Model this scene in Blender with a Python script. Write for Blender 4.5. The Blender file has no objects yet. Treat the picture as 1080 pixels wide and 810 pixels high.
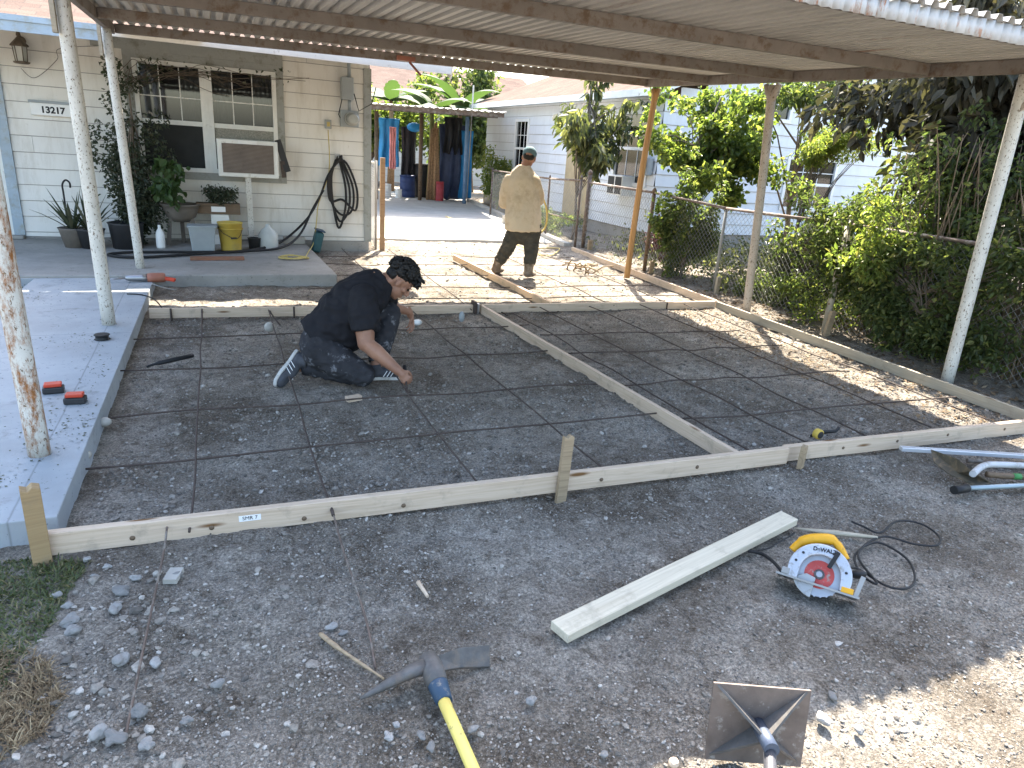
import bpy, bmesh, math, random
import numpy as np
from mathutils import Vector, Matrix, noise
R_=math.radians; PI=math.pi
random.seed(7); RNG=np.random.default_rng(7)
scene=bpy.context.scene; COL=scene.collection
V=Vector
# ------------------------------------------------------------------ camera
W0,H0,F=1080.,810.,720.
def _cam():
    v1=np.array([-320,270,-F]); up=np.array([150.,2098.,F]); up/=np.linalg.norm(up)
    Y=v1/np.linalg.norm(v1); Y=Y-up*(Y@up); Y/=np.linalg.norm(Y); X=np.cross(Y,up)
    return np.stack([X,Y,up])
RM=_cam(); CH=1.65
cam=bpy.data.objects.new('camera',bpy.data.cameras.new('camera')); COL.objects.link(cam); scene.camera=cam
cam.data.sensor_width=36; cam.data.lens=F/W0*36; cam.data.clip_start=.05; cam.data.clip_end=600
m=Matrix([list(RM[0]),list(RM[1]),list(RM[2])]).to_4x4(); m.translation=V((0,0,CH)); cam.matrix_world=m
def _ray(x,y): return RM@np.array([x-W0/2,-(y-H0/2),-F])
def G(x,y,z=0.):           # measured point on the horizontal plane z
    d=_ray(x,y); t=(z-CH)/d[2]; return V((t*d[0],t*d[1],z))
def AT(x,y,Y):             # measured point on the vertical plane Y
    d=_ray(x,y)*(Y/_ray(x,y)[1]); return V((d[0],Y,CH+d[2]))
def AX(x,y,X):
    r=_ray(x,y); d=r*(X/r[0]); return V((X,d[1],CH+d[2]))
# ------------------------------------------------------------------ tagging
def tag(o,label=None,cat=None,group=None,kind=None):
    if label: o['label']=label
    if cat: o['category']=cat
    if group: o['group']=group
    if kind: o['kind']=kind
    return o
def thing(name,label,cat,loc=(0,0,0),group=None,rz=0):
    o=bpy.data.objects.new(name,None); COL.objects.link(o); o.location=loc; o.rotation_euler=(0,0,rz); o.empty_display_size=.1
    return tag(o,label,cat,group)
def copy_tree(o,parent=None):
    c=o.copy(); COL.objects.link(c); c.parent=parent
    for ch in list(o.children): copy_tree(ch,c)
    return c
# ------------------------------------------------------------------ mesh builder
class MB:
    def __init__(s): s.v=[]; s.f=[]; s.sm=[]; s.mi=[]
    def add(s,vs,fs,smooth=False,mi=0):
        n=len(s.v); s.v+= [tuple(v) for v in vs]; s.f+=[tuple(i+n for i in f) for f in fs]; s.sm+=[smooth]*len(fs); s.mi+=[mi]*len(fs); return s
    def box(s,c,d,rot=None,mi=0):
        c=V(c); hx,hy,hz=d[0]/2,d[1]/2,d[2]/2
        vs=[V((x,y,z)) for x in(-hx,hx) for y in(-hy,hy) for z in(-hz,hz)]
        if rot is not None: vs=[rot@v for v in vs]
        return s.add([v+c for v in vs],[(0,1,3,2),(4,6,7,5),(0,4,5,1),(2,3,7,6),(0,2,6,4),(1,5,7,3)],mi=mi)
    def bb(s,x0,x1,y0,y1,z0,z1,mi=0): return s.box(((x0+x1)/2,(y0+y1)/2,(z0+z1)/2),(x1-x0,y1-y0,z1-z0),mi=mi)
    def bar(s,a,b,w,h,up=(0,0,1),mi=0):   # rectangular bar a->b
        a,b=V(a),V(b); d=(b-a); L=d.length; d.normalize(); u=V(up); sd=d.cross(u).normalized(); u=sd.cross(d)
        rot=Matrix((d,sd,u)).transposed(); return s.box((a+b)/2,(L,w,h),rot,mi)
    def tube(s,pts,r,n=8,cap=True,smooth=True,mi=0):
        pts=[V(p) for p in pts]; k=len(pts); rs=r if isinstance(r,(list,tuple)) else [r]*k
        vs=[]; prev=None
        for i,p in enumerate(pts):
            t=(pts[min(i+1,k-1)]-pts[max(i-1,0)]).normalized()
            if prev is None:
                a=V((0,0,1)) if abs(t.z)<.9 else V((1,0,0)); u=t.cross(a).normalized()
            else:
                u=(prev-t*prev.dot(t)); u=u.normalized() if u.length>1e-6 else t.orthogonal().normalized()
            prev=u; w=t.cross(u)
            for j in range(n):
                a=2*PI*j/n; vs.append(p+(u*math.cos(a)+w*math.sin(a))*rs[i])
        fs=[(i*n+j,i*n+(j+1)%n,(i+1)*n+(j+1)%n,(i+1)*n+j) for i in range(k-1) for j in range(n)]
        s.add(vs,fs,smooth,mi)
        if cap: s.f+= [tuple(len(s.v)-k*n+j for j in range(n))[::-1], tuple(len(s.v)-n+j for j in range(n))]; s.sm+=[False]*2; s.mi+=[mi]*2
        return s
    def lathe(s,prof,c=(0,0,0),n=20,rot=None,mi=0,smooth=True,close=True):
        c=V(c); vs=[]
        for r,z in prof:
            for j in range(n):
                a=2*PI*j/n; v=V((r*math.cos(a),r*math.sin(a),z)); vs.append((rot@v if rot is not None else v)+c)
        k=len(prof); fs=[(i*n+j,i*n+(j+1)%n,(i+1)*n+(j+1)%n,(i+1)*n+j) for i in range(k-1) for j in range(n)]
        s.add(vs,fs,smooth,mi)
        if close:
            b=len(s.v)-k*n; s.f+=[tuple(b+j for j in range(n))[::-1],tuple(b+(k-1)*n+j for j in range(n))]; s.sm+=[False]*2; s.mi+=[mi]*2
        return s
    def prism(s,pts,fr,th,mi=0):  # 2D outline pts in frame fr=(origin,u,v,w), thickness th along w (centred)
        o,u,v,w=[V(q) for q in fr]; n=len(pts)
        vs=[o+u*p[0]+v*p[1]+w*(k*th/2) for k in(-1,1) for p in pts]
        fs=[tuple(range(n))[::-1],tuple(range(n,2*n))]+[(i,(i+1)%n,n+(i+1)%n,n+i) for i in range(n)]
        return s.add(vs,fs,mi=mi)
    def ell(s,c,r,n=12,m_=8,rot=None,mi=0):
        prof=[(math.sin(PI*i/m_),-math.cos(PI*i/m_)) for i in range(m_+1)]
        c=V(c); vs=[]
        for a,z in prof:
            a=max(a,1e-3)
            for j in range(n):
                t=2*PI*j/n; v=V((r[0]*a*math.cos(t),r[1]*a*math.sin(t),r[2]*z)); vs.append((rot@v if rot is not None else v)+c)
        fs=[(i*n+j,i*n+(j+1)%n,(i+1)*n+(j+1)%n,(i+1)*n+j) for i in range(m_) for j in range(n)]
        s.add(vs,fs,True,mi); b=len(s.v)-(m_+1)*n
        s.f+=[tuple(b+j for j in range(n))[::-1],tuple(b+m_*n+j for j in range(n))]; s.sm+=[True]*2; s.mi+=[mi]*2
        return s
    def build(s,name,mats,parent=None,bevel=0,loc=None,mat4=None):
        me=bpy.data.meshes.new(name); me.from_pydata(s.v,[],s.f); me.polygons.foreach_set('use_smooth',s.sm)
        mats=mats if isinstance(mats,(list,tuple)) else [mats]
        for q in mats: me.materials.append(q)
        me.polygons.foreach_set('material_index',s.mi); me.update()
        o=bpy.data.objects.new(name,me); COL.objects.link(o)
        if parent: o.parent=parent
        if loc is not None: o.location=loc
        if mat4 is not None: o.matrix_world=mat4
        if bevel:
            b=o.modifiers.new('bevel','BEVEL'); b.width=bevel; b.segments=2; b.limit_method='ANGLE'
        return o
def mesh_np(name,v,f,mat,parent=None,smooth=False):
    me=bpy.data.meshes.new(name); n,k=f.shape
    me.vertices.add(len(v)); me.vertices.foreach_set('co',v.astype(np.float32).ravel())
    me.loops.add(n*k); me.loops.foreach_set('vertex_index',f.astype(np.int32).ravel())
    me.polygons.add(n); me.polygons.foreach_set('loop_start',np.arange(0,n*k,k,dtype=np.int32)); me.polygons.foreach_set('loop_total',np.full(n,k,dtype=np.int32))
    me.polygons.foreach_set('use_smooth',np.full(n,smooth)); me.materials.append(mat); me.update(calc_edges=True)
    o=bpy.data.objects.new(name,me); COL.objects.link(o)
    if parent: o.parent=parent
    return o
# ------------------------------------------------------------------ materials
class NT:
    def __init__(s,name):
        s.m=bpy.data.materials.new(name); s.m.use_nodes=True; s.t=s.m.node_tree; s.n=s.t.nodes; s.n.clear()
        s.out=s.n.new('ShaderNodeOutputMaterial'); s.p=s.n.new('ShaderNodeBsdfPrincipled'); s.l(s.p.outputs[0],s.out.inputs[0])
        s.co=s.n.new('ShaderNodeTexCoord').outputs['Object']
    def l(s,a,b): s.t.links.new(a,b)
    def mapv(s,scale):
        q=s.n.new('ShaderNodeMapping'); q.inputs['Scale'].default_value=scale; s.l(s.co,q.inputs['Vector']); return q.outputs[0]
    def noise(s,sc,det=4,rough=.6,vec=None,dist=0):
        q=s.n.new('ShaderNodeTexNoise'); q.inputs['Scale'].default_value=sc; q.inputs['Detail'].default_value=det; q.inputs['Roughness'].default_value=rough; q.inputs['Distortion'].default_value=dist
        s.l(vec or s.co,q.inputs['Vector']); return q.outputs[0]
    def voro(s,sc,feat='F1',out=0,vec=None,rnd=1):
        q=s.n.new('ShaderNodeTexVoronoi'); q.feature=feat; q.inputs['Scale'].default_value=sc; q.inputs['Randomness'].default_value=rnd; s.l(vec or s.co,q.inputs['Vector']); return q.outputs[out]
    def ramp(s,fac,stops):
        q=s.n.new('ShaderNodeValToRGB'); s.l(fac,q.inputs[0]); e=q.color_ramp.elements
        while len(e)<len(stops): e.new(.5)
        for i,(p,c) in enumerate(stops):
            e[i].position=p; e[i].color=(*c,1) if isinstance(c,(tuple,list)) else (c,c,c,1)
        return q.outputs[0]
    def mix(s,fac,a,b,mode='MIX'):
        q=s.n.new('ShaderNodeMix'); q.data_type='RGBA'; q.blend_type=mode
        for inp,val in((q.inputs[0],fac),(q.inputs[6],a),(q.inputs[7],b)):
            if hasattr(val,'is_linked') or hasattr(val,'links'): s.l(val,inp)
            elif isinstance(val,(tuple,list)): inp.default_value=(*val,1)
            else: inp.default_value=val
        return q.outputs[2]
    def math(s,op,a,b=None):
        q=s.n.new('ShaderNodeMath'); q.operation=op
        for i,val in enumerate((a,b)):
            if val is None: continue
            if hasattr(val,'links'): s.l(val,q.inputs[i])
            else: q.inputs[i].default_value=val
        return q.outputs[0]
    def bump(s,h,st=.3,dist=.01,nrm=None):
        q=s.n.new('ShaderNodeBump'); q.inputs['Strength'].default_value=st; q.inputs['Distance'].default_value=dist; s.l(h,q.inputs['Height'])
        if nrm: s.l(nrm,q.inputs['Normal'])
        return q.outputs[0]
    def island(s): return s.n.new('ShaderNodeNewGeometry').outputs['Random Per Island']
    def done(s,col,rough=.7,metal=0,nrm=None,spec=.3,**k):
        for key,val in (('Base Color',col),('Roughness',rough),('Metallic',metal),('Normal',nrm),('Specular IOR Level',spec)):
            if val is None: continue
            if hasattr(val,'links'): s.l(val,s.p.inputs[key])
            elif isinstance(val,(tuple,list)): s.p.inputs[key].default_value=(*val,1)
            else: s.p.inputs[key].default_value=val
        for key,val in k.items(): s.p.inputs[key].default_value=val
        return s.m
def M(name,col,rough=.6,var=.18,sc=6,bump=.15,bsc=40,metal=0,spec=.3,dirt=None,dsc=3,dlo=.5,dhi=.65,damt=1.):
    t=NT(name); c2=tuple(max(0,c*(1-var)) for c in col); c1=tuple(min(1,c*(1+var*.6)) for c in col)
    c=t.ramp(t.noise(sc,5),[(.3,c2),(.7,c1)])
    if dirt: c=t.mix(t.math('MULTIPLY',t.ramp(t.noise(dsc,6,.7),[(dlo,0.),(dhi,1.)]),damt),c,dirt)
    return t.done(c,rough,metal,t.bump(t.noise(bsc,4),bump,.005) if bump else None,spec)
def wood(name,c1,c2,knot=(.16,.08,.03),rough=.7):
    t=NT(name); g=t.noise(1.,5,.6,t.mapv((1.3,26,26)),.6); g2=t.noise(1,3,.6,t.mapv((4,120,120)))
    c=t.ramp(g,[(.35,c1),(.5,c2),(.62,c1)]); c=t.mix(.25,c,t.ramp(g2,[(.3,tuple(x*.55 for x in c1)),(.6,c2)]))
    k=t.voro(1,vec=t.mapv((1.7,9,9))); c=t.mix(t.ramp(k,[(.06,1.),(.13,0.)]),c,knot)
    c=t.mix(t.ramp(t.noise(9,5,.7),[(.55,0.),(.75,.5)]),c,(.2,.17,.13))
    return t.done(c,rough,0,t.bump(g2,.2,.003))
m_pine=wood('pine',(.5,.38,.27),(.6,.47,.35))
m_pine2=wood('pine_grey',(.33,.29,.22),(.4,.35,.27))
m_oldwood=wood('weathered_wood',(.26,.19,.12),(.36,.27,.17),(.08,.05,.03))
m_darkwood=wood('dark_wood',(.1,.07,.045),(.16,.11,.07),(.03,.02,.01))
def mk_ground():
    t=NT('dirt'); big=t.noise(1.3,6,.62,dist=.5); c=t.ramp(big,[(.34,(.13,.108,.084)),(.5,(.225,.197,.163)),(.62,(.32,.288,.245)),(.72,(.41,.375,.33))])
    mid=t.noise(6,6,.75); c=t.mix(t.ramp(mid,[(.52,0.),(.7,.7)]),c,(.45,.405,.345))
    c=t.mix(t.ramp(t.noise(13,5,.7),[(.32,.8),(.5,0.)]),c,(.085,.066,.048))
    fine=t.noise(85,5,.85); c=t.mix(.75,c,t.mix(1.,c,t.ramp(fine,[(.36,.3),(.5,1.),(.62,2.1)]),'MULTIPLY'))
    v=t.voro(75); cc=t.voro(75,out=1); sel=t.math('GREATER_THAN',cc,.70); st=t.math('MULTIPLY',t.ramp(v,[(.25,1.),(.42,0.)]),sel)
    v2=t.voro(170); cc2=t.voro(170,out=1); st2=t.math('MULTIPLY',t.ramp(v2,[(.25,1.),(.4,0.)]),t.math('GREATER_THAN',cc2,.72))
    c=t.mix(t.math('MULTIPLY',st,.6),c,t.ramp(cc,[(.7,(.2,.185,.17)),(1.,(.42,.4,.37))]))
    c=t.mix(t.math('MULTIPLY',st2,.7),c,(.36,.34,.31))
    h=t.math('ADD',t.math('MULTIPLY',fine,.6),t.math('ADD',t.math('MULTIPLY',st,.35),t.math('MULTIPLY',mid,.9)))
    return t.done(c,.95,0,t.bump(h,1.,.03),.1)
m_dirt=mk_ground()
def mk_stone():
    t=NT('stone'); c=t.ramp(t.island(),[(0.,(.1,.09,.078)),(.35,(.2,.18,.155)),(.8,(.28,.253,.215)),(1.,(.4,.375,.335))])
    c=t.mix(1.,c,t.ramp(t.noise(60,4),[(.3,.7),(.7,1.2)]),'MULTIPLY'); return t.done(c,.9,0,t.bump(t.noise(120,3),.4,.004),.15)
m_stone=mk_stone()
def mk_concrete(name,c1,c2,dirty,joints=False):
    t=NT(name); c=t.ramp(t.noise(2.2,6,.65),[(.3,c1),(.7,c2)])
    c=t.mix(t.ramp(t.noise(5,8,.75,dist=.4),[(.56,0.),(.72,.75)]),c,dirty)
    c=t.mix(t.ramp(t.noise(34,4,.7),[(.63,0.),(.7,.8)]),c,tuple(x*.35 for x in dirty))
    c=t.mix(t.ramp(t.noise(.9,5,.7),[(.45,0.),(.75,.55)]),c,tuple(x*1.1 for x in dirty))
    if joints:
        sp=t.n.new('ShaderNodeSeparateXYZ'); t.l(t.co,sp.inputs[0]); wob=t.math('MULTIPLY',t.noise(3,2),.02)
        for ax_,v_ in ((0,-.84),(1,5.9)):
            dd=t.math('ABSOLUTE',t.math('SUBTRACT',t.math('ADD',sp.outputs[ax_],wob),v_)); c=t.mix(t.ramp(dd,[(.002,.5),(.005,0.)]),c,(.1,.1,.1))
    return t.done(c,.85,0,t.bump(t.noise(70,5,.7),.35,.004),.2)
m_slab=mk_concrete('slab_concrete',(.3,.325,.345),(.36,.385,.405),(.17,.172,.165),True)
m_porch=mk_concrete('porch_concrete',(.27,.26,.24),(.35,.335,.31),(.12,.115,.1))
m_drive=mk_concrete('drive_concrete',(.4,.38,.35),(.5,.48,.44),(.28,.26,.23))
def mk_siding(name,c1,grime):
    t=NT(name); c=t.ramp(t.noise(1.6,5),[(.3,tuple(x*.9 for x in c1)),(.7,c1)])
    st=t.noise(1.,6,.7,t.mapv((7,7,1.1))); c=t.mix(t.ramp(st,[(.5,0.),(.78,.55)]),c,grime)
    c=t.mix(t.ramp(t.noise(24,5,.7),[(.64,0.),(.72,.5)]),c,grime)
    return t.done(c,.6,0,t.bump(t.noise(30,4),.12,.004),.3)
m_siding=mk_siding('cream_siding',(.74,.72,.67),(.44,.4,.32))
m_siding2=mk_siding('pale_siding',(.7,.725,.75),(.55,.55,.55))
m_trim_blue=M('blue_grey_trim',(.34,.41,.47),.55,.12,dirt=(.3,.32,.3),dsc=8)
m_trim_grey=M('grey_trim',(.31,.32,.3),.6,.12,dirt=(.2,.2,.17),dsc=6)
m_white=M('white_paint',(.72,.72,.68),.5,.08,dirt=(.35,.31,.24),dsc=7,dlo=.6,dhi=.75)
m_white2=M('clean_white',(.78,.78,.76),.4,.05,bump=.03)
def mk_shingle():
    t=NT('shingle'); q=t.n.new('ShaderNodeTexBrick'); t.l(t.co,q.inputs['Vector']); q.inputs['Scale'].default_value=1.; q.inputs['Brick Width'].default_value=.32; q.inputs['Row Height'].default_value=.14
    q.inputs['Mortar Size'].default_value=.008; q.inputs['Color1'].default_value=(.12,.085,.07,1); q.inputs['Color2'].default_value=(.18,.13,.105,1); q.inputs['Mortar'].default_value=(.1,.08,.07,1)
    c=t.mix(.3,q.outputs[0],t.ramp(t.noise(90,3),[(.3,(.05,.04,.035)),(.7,(.27,.22,.2))])); return t.done(c,.95,0,t.bump(t.noise(90,3),.4,.005),0.)
m_shingle=mk_shingle()
def mk_post(name,rustlo,rusthi,paint=(.62,.6,.54),rc=(.33,.13,.035)):
    t=NT(name); v=t.mapv((14,14,5)); n1=t.noise(1.,8,.8,v); spots=t.noise(1,4,.7,t.mapv((75,75,42)))
    c=t.ramp(t.noise(8,5),[(.3,tuple(x*.84 for x in paint)),(.7,paint)])
    c=t.mix(t.ramp(spots,[(.585,0.),(.62,1.)]),c,(.15,.115,.075)); rust=t.ramp(n1,[(rustlo,0.),(rusthi,1.)])
    rc2=t.ramp(t.noise(40,4),[(.3,tuple(x*.45 for x in rc)),(.65,rc)])
    c=t.mix(rust,c,rc2); return t.done(c,.65,0,t.bump(spots,.3,.003),.3)
m_post=mk_post('chipped_post_paint',.66,.76); m_post_rust=mk_post('rusty_post_paint',.46,.6)
m_post_pink=mk_post('worn_pinkish_post',.72,.8,(.5,.43,.36),(.3,.16,.09))
def mk_pwood():
    t=NT('round_pole_wood'); g=t.noise(1,5,.6,t.mapv((40,40,1.5))); return t.done(t.ramp(g,[(.3,(.3,.15,.055)),(.55,(.47,.27,.11)),(.7,(.36,.19,.075))]),.7,0,t.bump(g,.2,.004))
m_polewood=mk_pwood()
def mk_roofmetal():
    t=NT('corrugated_metal'); c=t.ramp(t.noise(1,5,.6,t.mapv((4,1,4))),[(.3,(.4,.38,.35)),(.7,(.55,.525,.485))])
    c=t.mix(t.ramp(t.noise(1.,6,.7,t.mapv((5,.8,5))),[(.6,0.),(.72,.7)]),c,(.25,.12,.06)); return t.done(c,.6,.1,t.bump(t.noise(25,3),.1,.004),.3)
m_roof=mk_roofmetal()
m_beam=M('brown_steel_beam',(.21,.185,.165),.6,.18,sc=5,dirt=(.13,.09,.06),dsc=9)
def mk_fascia():
    t=NT('white_rusty_fascia'); c=t.ramp(t.noise(1,4,.6,t.mapv((12,12,3))),[(.3,(.4,.41,.42)),(.7,(.52,.53,.54))])
    c=t.mix(t.ramp(t.noise(1,6,.8,t.mapv((16,16,4))),[(.55,0.),(.68,1.)]),c,(.32,.13,.05)); return t.done(c,.55,0,None,.3)
m_fascia=mk_fascia()
m_rebar=M('rusty_rebar',(.075,.055,.045),.8,.3,sc=30,bump=.5,bsc=200)
m_steel=M('steel',(.35,.35,.36),.4,.15,metal=.8)
m_galv=M('galvanised_wire',(.27,.27,.26),.6,.15)
m_rustpipe=M('rust_pipe',(.13,.095,.075),.8,.35,sc=12,dirt=(.22,.2,.17),dsc=10)
m_black=M('black_rubber',(.015,.015,.016),.55,.2,bump=.05)
m_dark=M('dark_plastic',(.03,.03,.032),.5,.2)
m_yel=M('yellow_plastic',(.52,.37,.07),.5,.12,dirt=(.35,.28,.12),dsc=5,damt=.6)
m_yel2=M('tool_yellow',(.62,.31,.015),.4,.08,dirt=(.2,.13,.05),dsc=30,dlo=.6,dhi=.7)
m_yelcord=M('yellow_cord',(.5,.39,.13),.6,.1)
m_red=M('tool_red',(.5,.06,.03),.45,.15,dirt=(.1,.05,.04),dsc=30,dlo=.6,dhi=.7)
m_orange=M('rust_orange_tool',(.3,.12,.08),.5,.2)
m_bluep=M('blue_paint',(.035,.065,.105),.5,.2,dirt=(.2,.18,.15),dsc=40,dlo=.55,dhi=.7)
m_teal=M('teal_plastic',(.035,.1,.11),.5,.2)
m_greyplastic=M('grey_plastic',(.3,.33,.34),.4,.1)
m_clay=M('dark_clay',(.16,.14,.12),.8,.25)
m_terra=M('terracotta',(.35,.2,.12),.8,.2)
m_tarpblue=M('blue_tarp',(.03,.25,.55),.5,.2,sc=3)
m_tarpdark=M('dark_navy_tarp',(.035,.05,.1),.55,.3,sc=4)
m_pinkcloth=M('pink_cloth',(.7,.3,.3),.8,.2)
m_block=M('cinder_block',(.38,.36,.32),.9,.2,bump=.5)
def mk_leaf(name,c1,c2,c3=None,trans=.45,tcol=None,rough=.45):
    t=NT(name); i=t.island(); c=t.ramp(i,[(0.,c1),(.75,c2),(1.,c3 or c2)])
    t.l(c,t.p.inputs['Base Color']); t.p.inputs['Roughness'].default_value=rough; t.p.inputs['Specular IOR Level'].default_value=.35
    tr=t.n.new('ShaderNodeBsdfTranslucent'); tc=t.mix(1.,c,tcol or (1.9,2.0,1.0),'MULTIPLY'); t.l(tc,tr.inputs[0])
    mx=t.n.new('ShaderNodeMixShader'); mx.inputs[0].default_value=trans; t.l(t.p.outputs[0],mx.inputs[1]); t.l(tr.outputs[0],mx.inputs[2]); t.l(mx.outputs[0],t.out.inputs[0]); return t.m
lf_bright=mk_leaf('leaf_bright',(.05,.08,.028),(.1,.14,.045),(.21,.24,.07),.58,(2.3,2.2,1.))
lf_mid=mk_leaf('leaf_mid',(.045,.065,.025),(.09,.12,.045),(.2,.21,.08),.5)
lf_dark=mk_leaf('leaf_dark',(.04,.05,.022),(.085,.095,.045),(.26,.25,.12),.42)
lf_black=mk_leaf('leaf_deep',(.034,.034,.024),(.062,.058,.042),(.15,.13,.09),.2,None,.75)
lf_vine=mk_leaf('leaf_vine',(.03,.04,.025),(.055,.07,.042),(.11,.11,.08),.25)
lf_vine2=mk_leaf('leaf_heart',(.035,.065,.02),(.06,.1,.035),None,.3,(1.6,1.8,.9))
lf_yellow=mk_leaf('leaf_yellow',(.1,.14,.035),(.17,.21,.06),(.28,.26,.09),.5)
lf_banana=mk_leaf('leaf_banana',(.03,.055,.022),(.045,.075,.03),None,.35,None,.7)
lf_litter=mk_leaf('leaf_litter',(.09,.055,.03),(.2,.14,.08),(.34,.27,.18),.1,(1,1,1),.9)
lf_grass=mk_leaf('grass_blade',(.05,.075,.025),(.1,.115,.045),(.26,.21,.12),.35)
lf_straw=mk_leaf('dry_thatch',(.12,.08,.045),(.22,.16,.09),(.38,.3,.18),.1,(1,1,1),.9)
lf_red=mk_leaf('leaf_red',(.07,.03,.035),(.11,.05,.05),None,.3,(1.5,1,1))
m_bark=M('bark',(.16,.13,.1),.9,.35,sc=12,bump=.6,bsc=30)
m_drystalk=M('dry_stalk',(.32,.2,.11),.9,.35,sc=20,bump=.5)
def mk_glass():
    t=NT('window_glass'); t.n.remove(t.p); g=t.n.new('ShaderNodeBsdfGlossy'); g.inputs['Roughness'].default_value=.03; g.inputs[0].default_value=(.9,.92,.95,1)
    tr=t.n.new('ShaderNodeBsdfTransparent'); tr.inputs[0].default_value=(.55,.58,.58,1); fr=t.n.new('ShaderNodeFresnel'); fr.inputs[0].default_value=1.8
    mx=t.n.new('ShaderNodeMixShader'); t.l(fr.outputs[0],mx.inputs[0]); t.l(tr.outputs[0],mx.inputs[1]); t.l(g.outputs[0],mx.inputs[2]); t.l(mx.outputs[0],t.out.inputs[0]); return t.m
m_glass=mk_glass()
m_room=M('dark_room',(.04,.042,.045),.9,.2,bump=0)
m_curtain=M('curtain',(.16,.165,.165),.9,.15,sc=3)
m_blind=M('blind',(.5,.5,.47),.8,.1)
# ------------------------------------------------------------------ world and sun
SUN=V((.34,.68,1.)).normalized(); EL=math.asin(SUN.z); AZ=math.atan2(SUN.x,SUN.y)
w=bpy.data.worlds.new('World'); scene.world=w; w.use_nodes=True; nt=w.node_tree; bg=nt.nodes['Background']
sk=nt.nodes.new('ShaderNodeTexSky'); sk.sky_type='NISHITA'; sk.sun_disc=False; sk.sun_elevation=EL; sk.sun_rotation=AZ; sk.air_density=1.2; sk.dust_density=2.5; sk.ozone_density=.6
nt.links.new(sk.outputs[0],bg.inputs[0]); bg.inputs[1].default_value=.15
sd=bpy.data.lights.new('sun','SUN'); sd.energy=5.; sd.angle=R_(.53); sd.color=(1.,.92,.79); so=bpy.data.objects.new('sun',sd); COL.objects.link(so)
so.rotation_euler=SUN.to_track_quat('Z','Y').to_euler(); so.location=(0,0,20)
vs=scene.view_settings; vs.view_transform='Standard'; vs.look='None'; vs.exposure=2.4; vs.gamma=1; vs.use_curve_mapping=False
cy=scene.cycles; cy.max_bounces=8; cy.diffuse_bounces=5; cy.transparent_max_bounces=12; cy.use_denoising=True; cy.caustics_reflective=False; cy.caustics_refractive=False; cy.sample_clamp_indirect=6
# ------------------------------------------------------------------ ground
def vnoise(x,y,seed=0):
    xi=np.floor(x).astype(np.int64); yi=np.floor(y).astype(np.int64); fx=x-xi; fy=y-yi; fx=fx*fx*(3-2*fx); fy=fy*fy*(3-2*fy)
    def h(a,b):
        n=(a*374761393+b*668265263+seed*1442695041)&0xffffffff; n=((n^(n>>13))*1274126177)&0xffffffff; return ((n^(n>>16))&0xffff)/65535.
    return (h(xi,yi)*(1-fx)+h(xi+1,yi)*fx)*(1-fy)+(h(xi,yi+1)*(1-fx)+h(xi+1,yi+1)*fx)*fy
def gh(x,y):
    x=np.asarray(x,float); y=np.asarray(y,float)
    z=(vnoise(x*.8,y*.8,1)-.5)*.035+(vnoise(x*4,y*4,2)-.5)*.028+(vnoise(x*14,y*14,3)-.5)*.019+(vnoise(x*45,y*45,4)-.5)*.011
    k=np.clip((x-5.6)/.5,0,1); z=z+k*.03*(1+vnoise(x*2,y*2,9))        # soil banked behind the right board
    z=np.where((y>12.1)&(x>1.5)&(x<6.2),-.12,z)
    return z-.012
def axis(a,b,st,lo,hi,g=1.35):
    c=list(np.arange(a,b,st)); s=st*2; x=b
    while x<hi: c.append(x); x+=s; s*=g
    c.append(hi); s=st*2; x=a-s
    while x>lo: c.insert(0,x); x-=s; s*=g
    c.insert(0,lo); return np.array(c)
ax=np.concatenate([axis(-1.6,4.5,.022,-150,4.45)[:-1],axis(4.5,8.5,.05,4.49,180)[1:]]) ; ax=np.unique(np.round(ax,4))
ay=np.concatenate([np.array([-120,-60,-25,-10,-4,-1,.2,.5,.7]),np.arange(.8,3.4,.02),np.arange(3.4,7.5,.032),np.arange(7.5,12.6,.06),np.array([13,14,16,18,21,25,30,40,60,100,220])])
XX,YY=np.meshgrid(ax,ay); ZZ=gh(XX,YY); far=(XX<-3)|(XX>10)|(YY<0)|(YY>13); ZZ=np.where(far,np.minimum(ZZ,-.02),ZZ)
nx,ny=len(ax),len(ay); idx=np.arange(nx*ny).reshape(ny,nx)
gf=np.stack([idx[:-1,:-1],idx[:-1,1:],idx[1:,1:],idx[1:,:-1]],-1).reshape(-1,4)
tag(mesh_np('ground',np.stack([XX.ravel(),YY.ravel(),ZZ.ravel()],1),gf,m_dirt,smooth=True),'grey compacted gravelly dirt of the dug out driveway',kind='structure')
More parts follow.
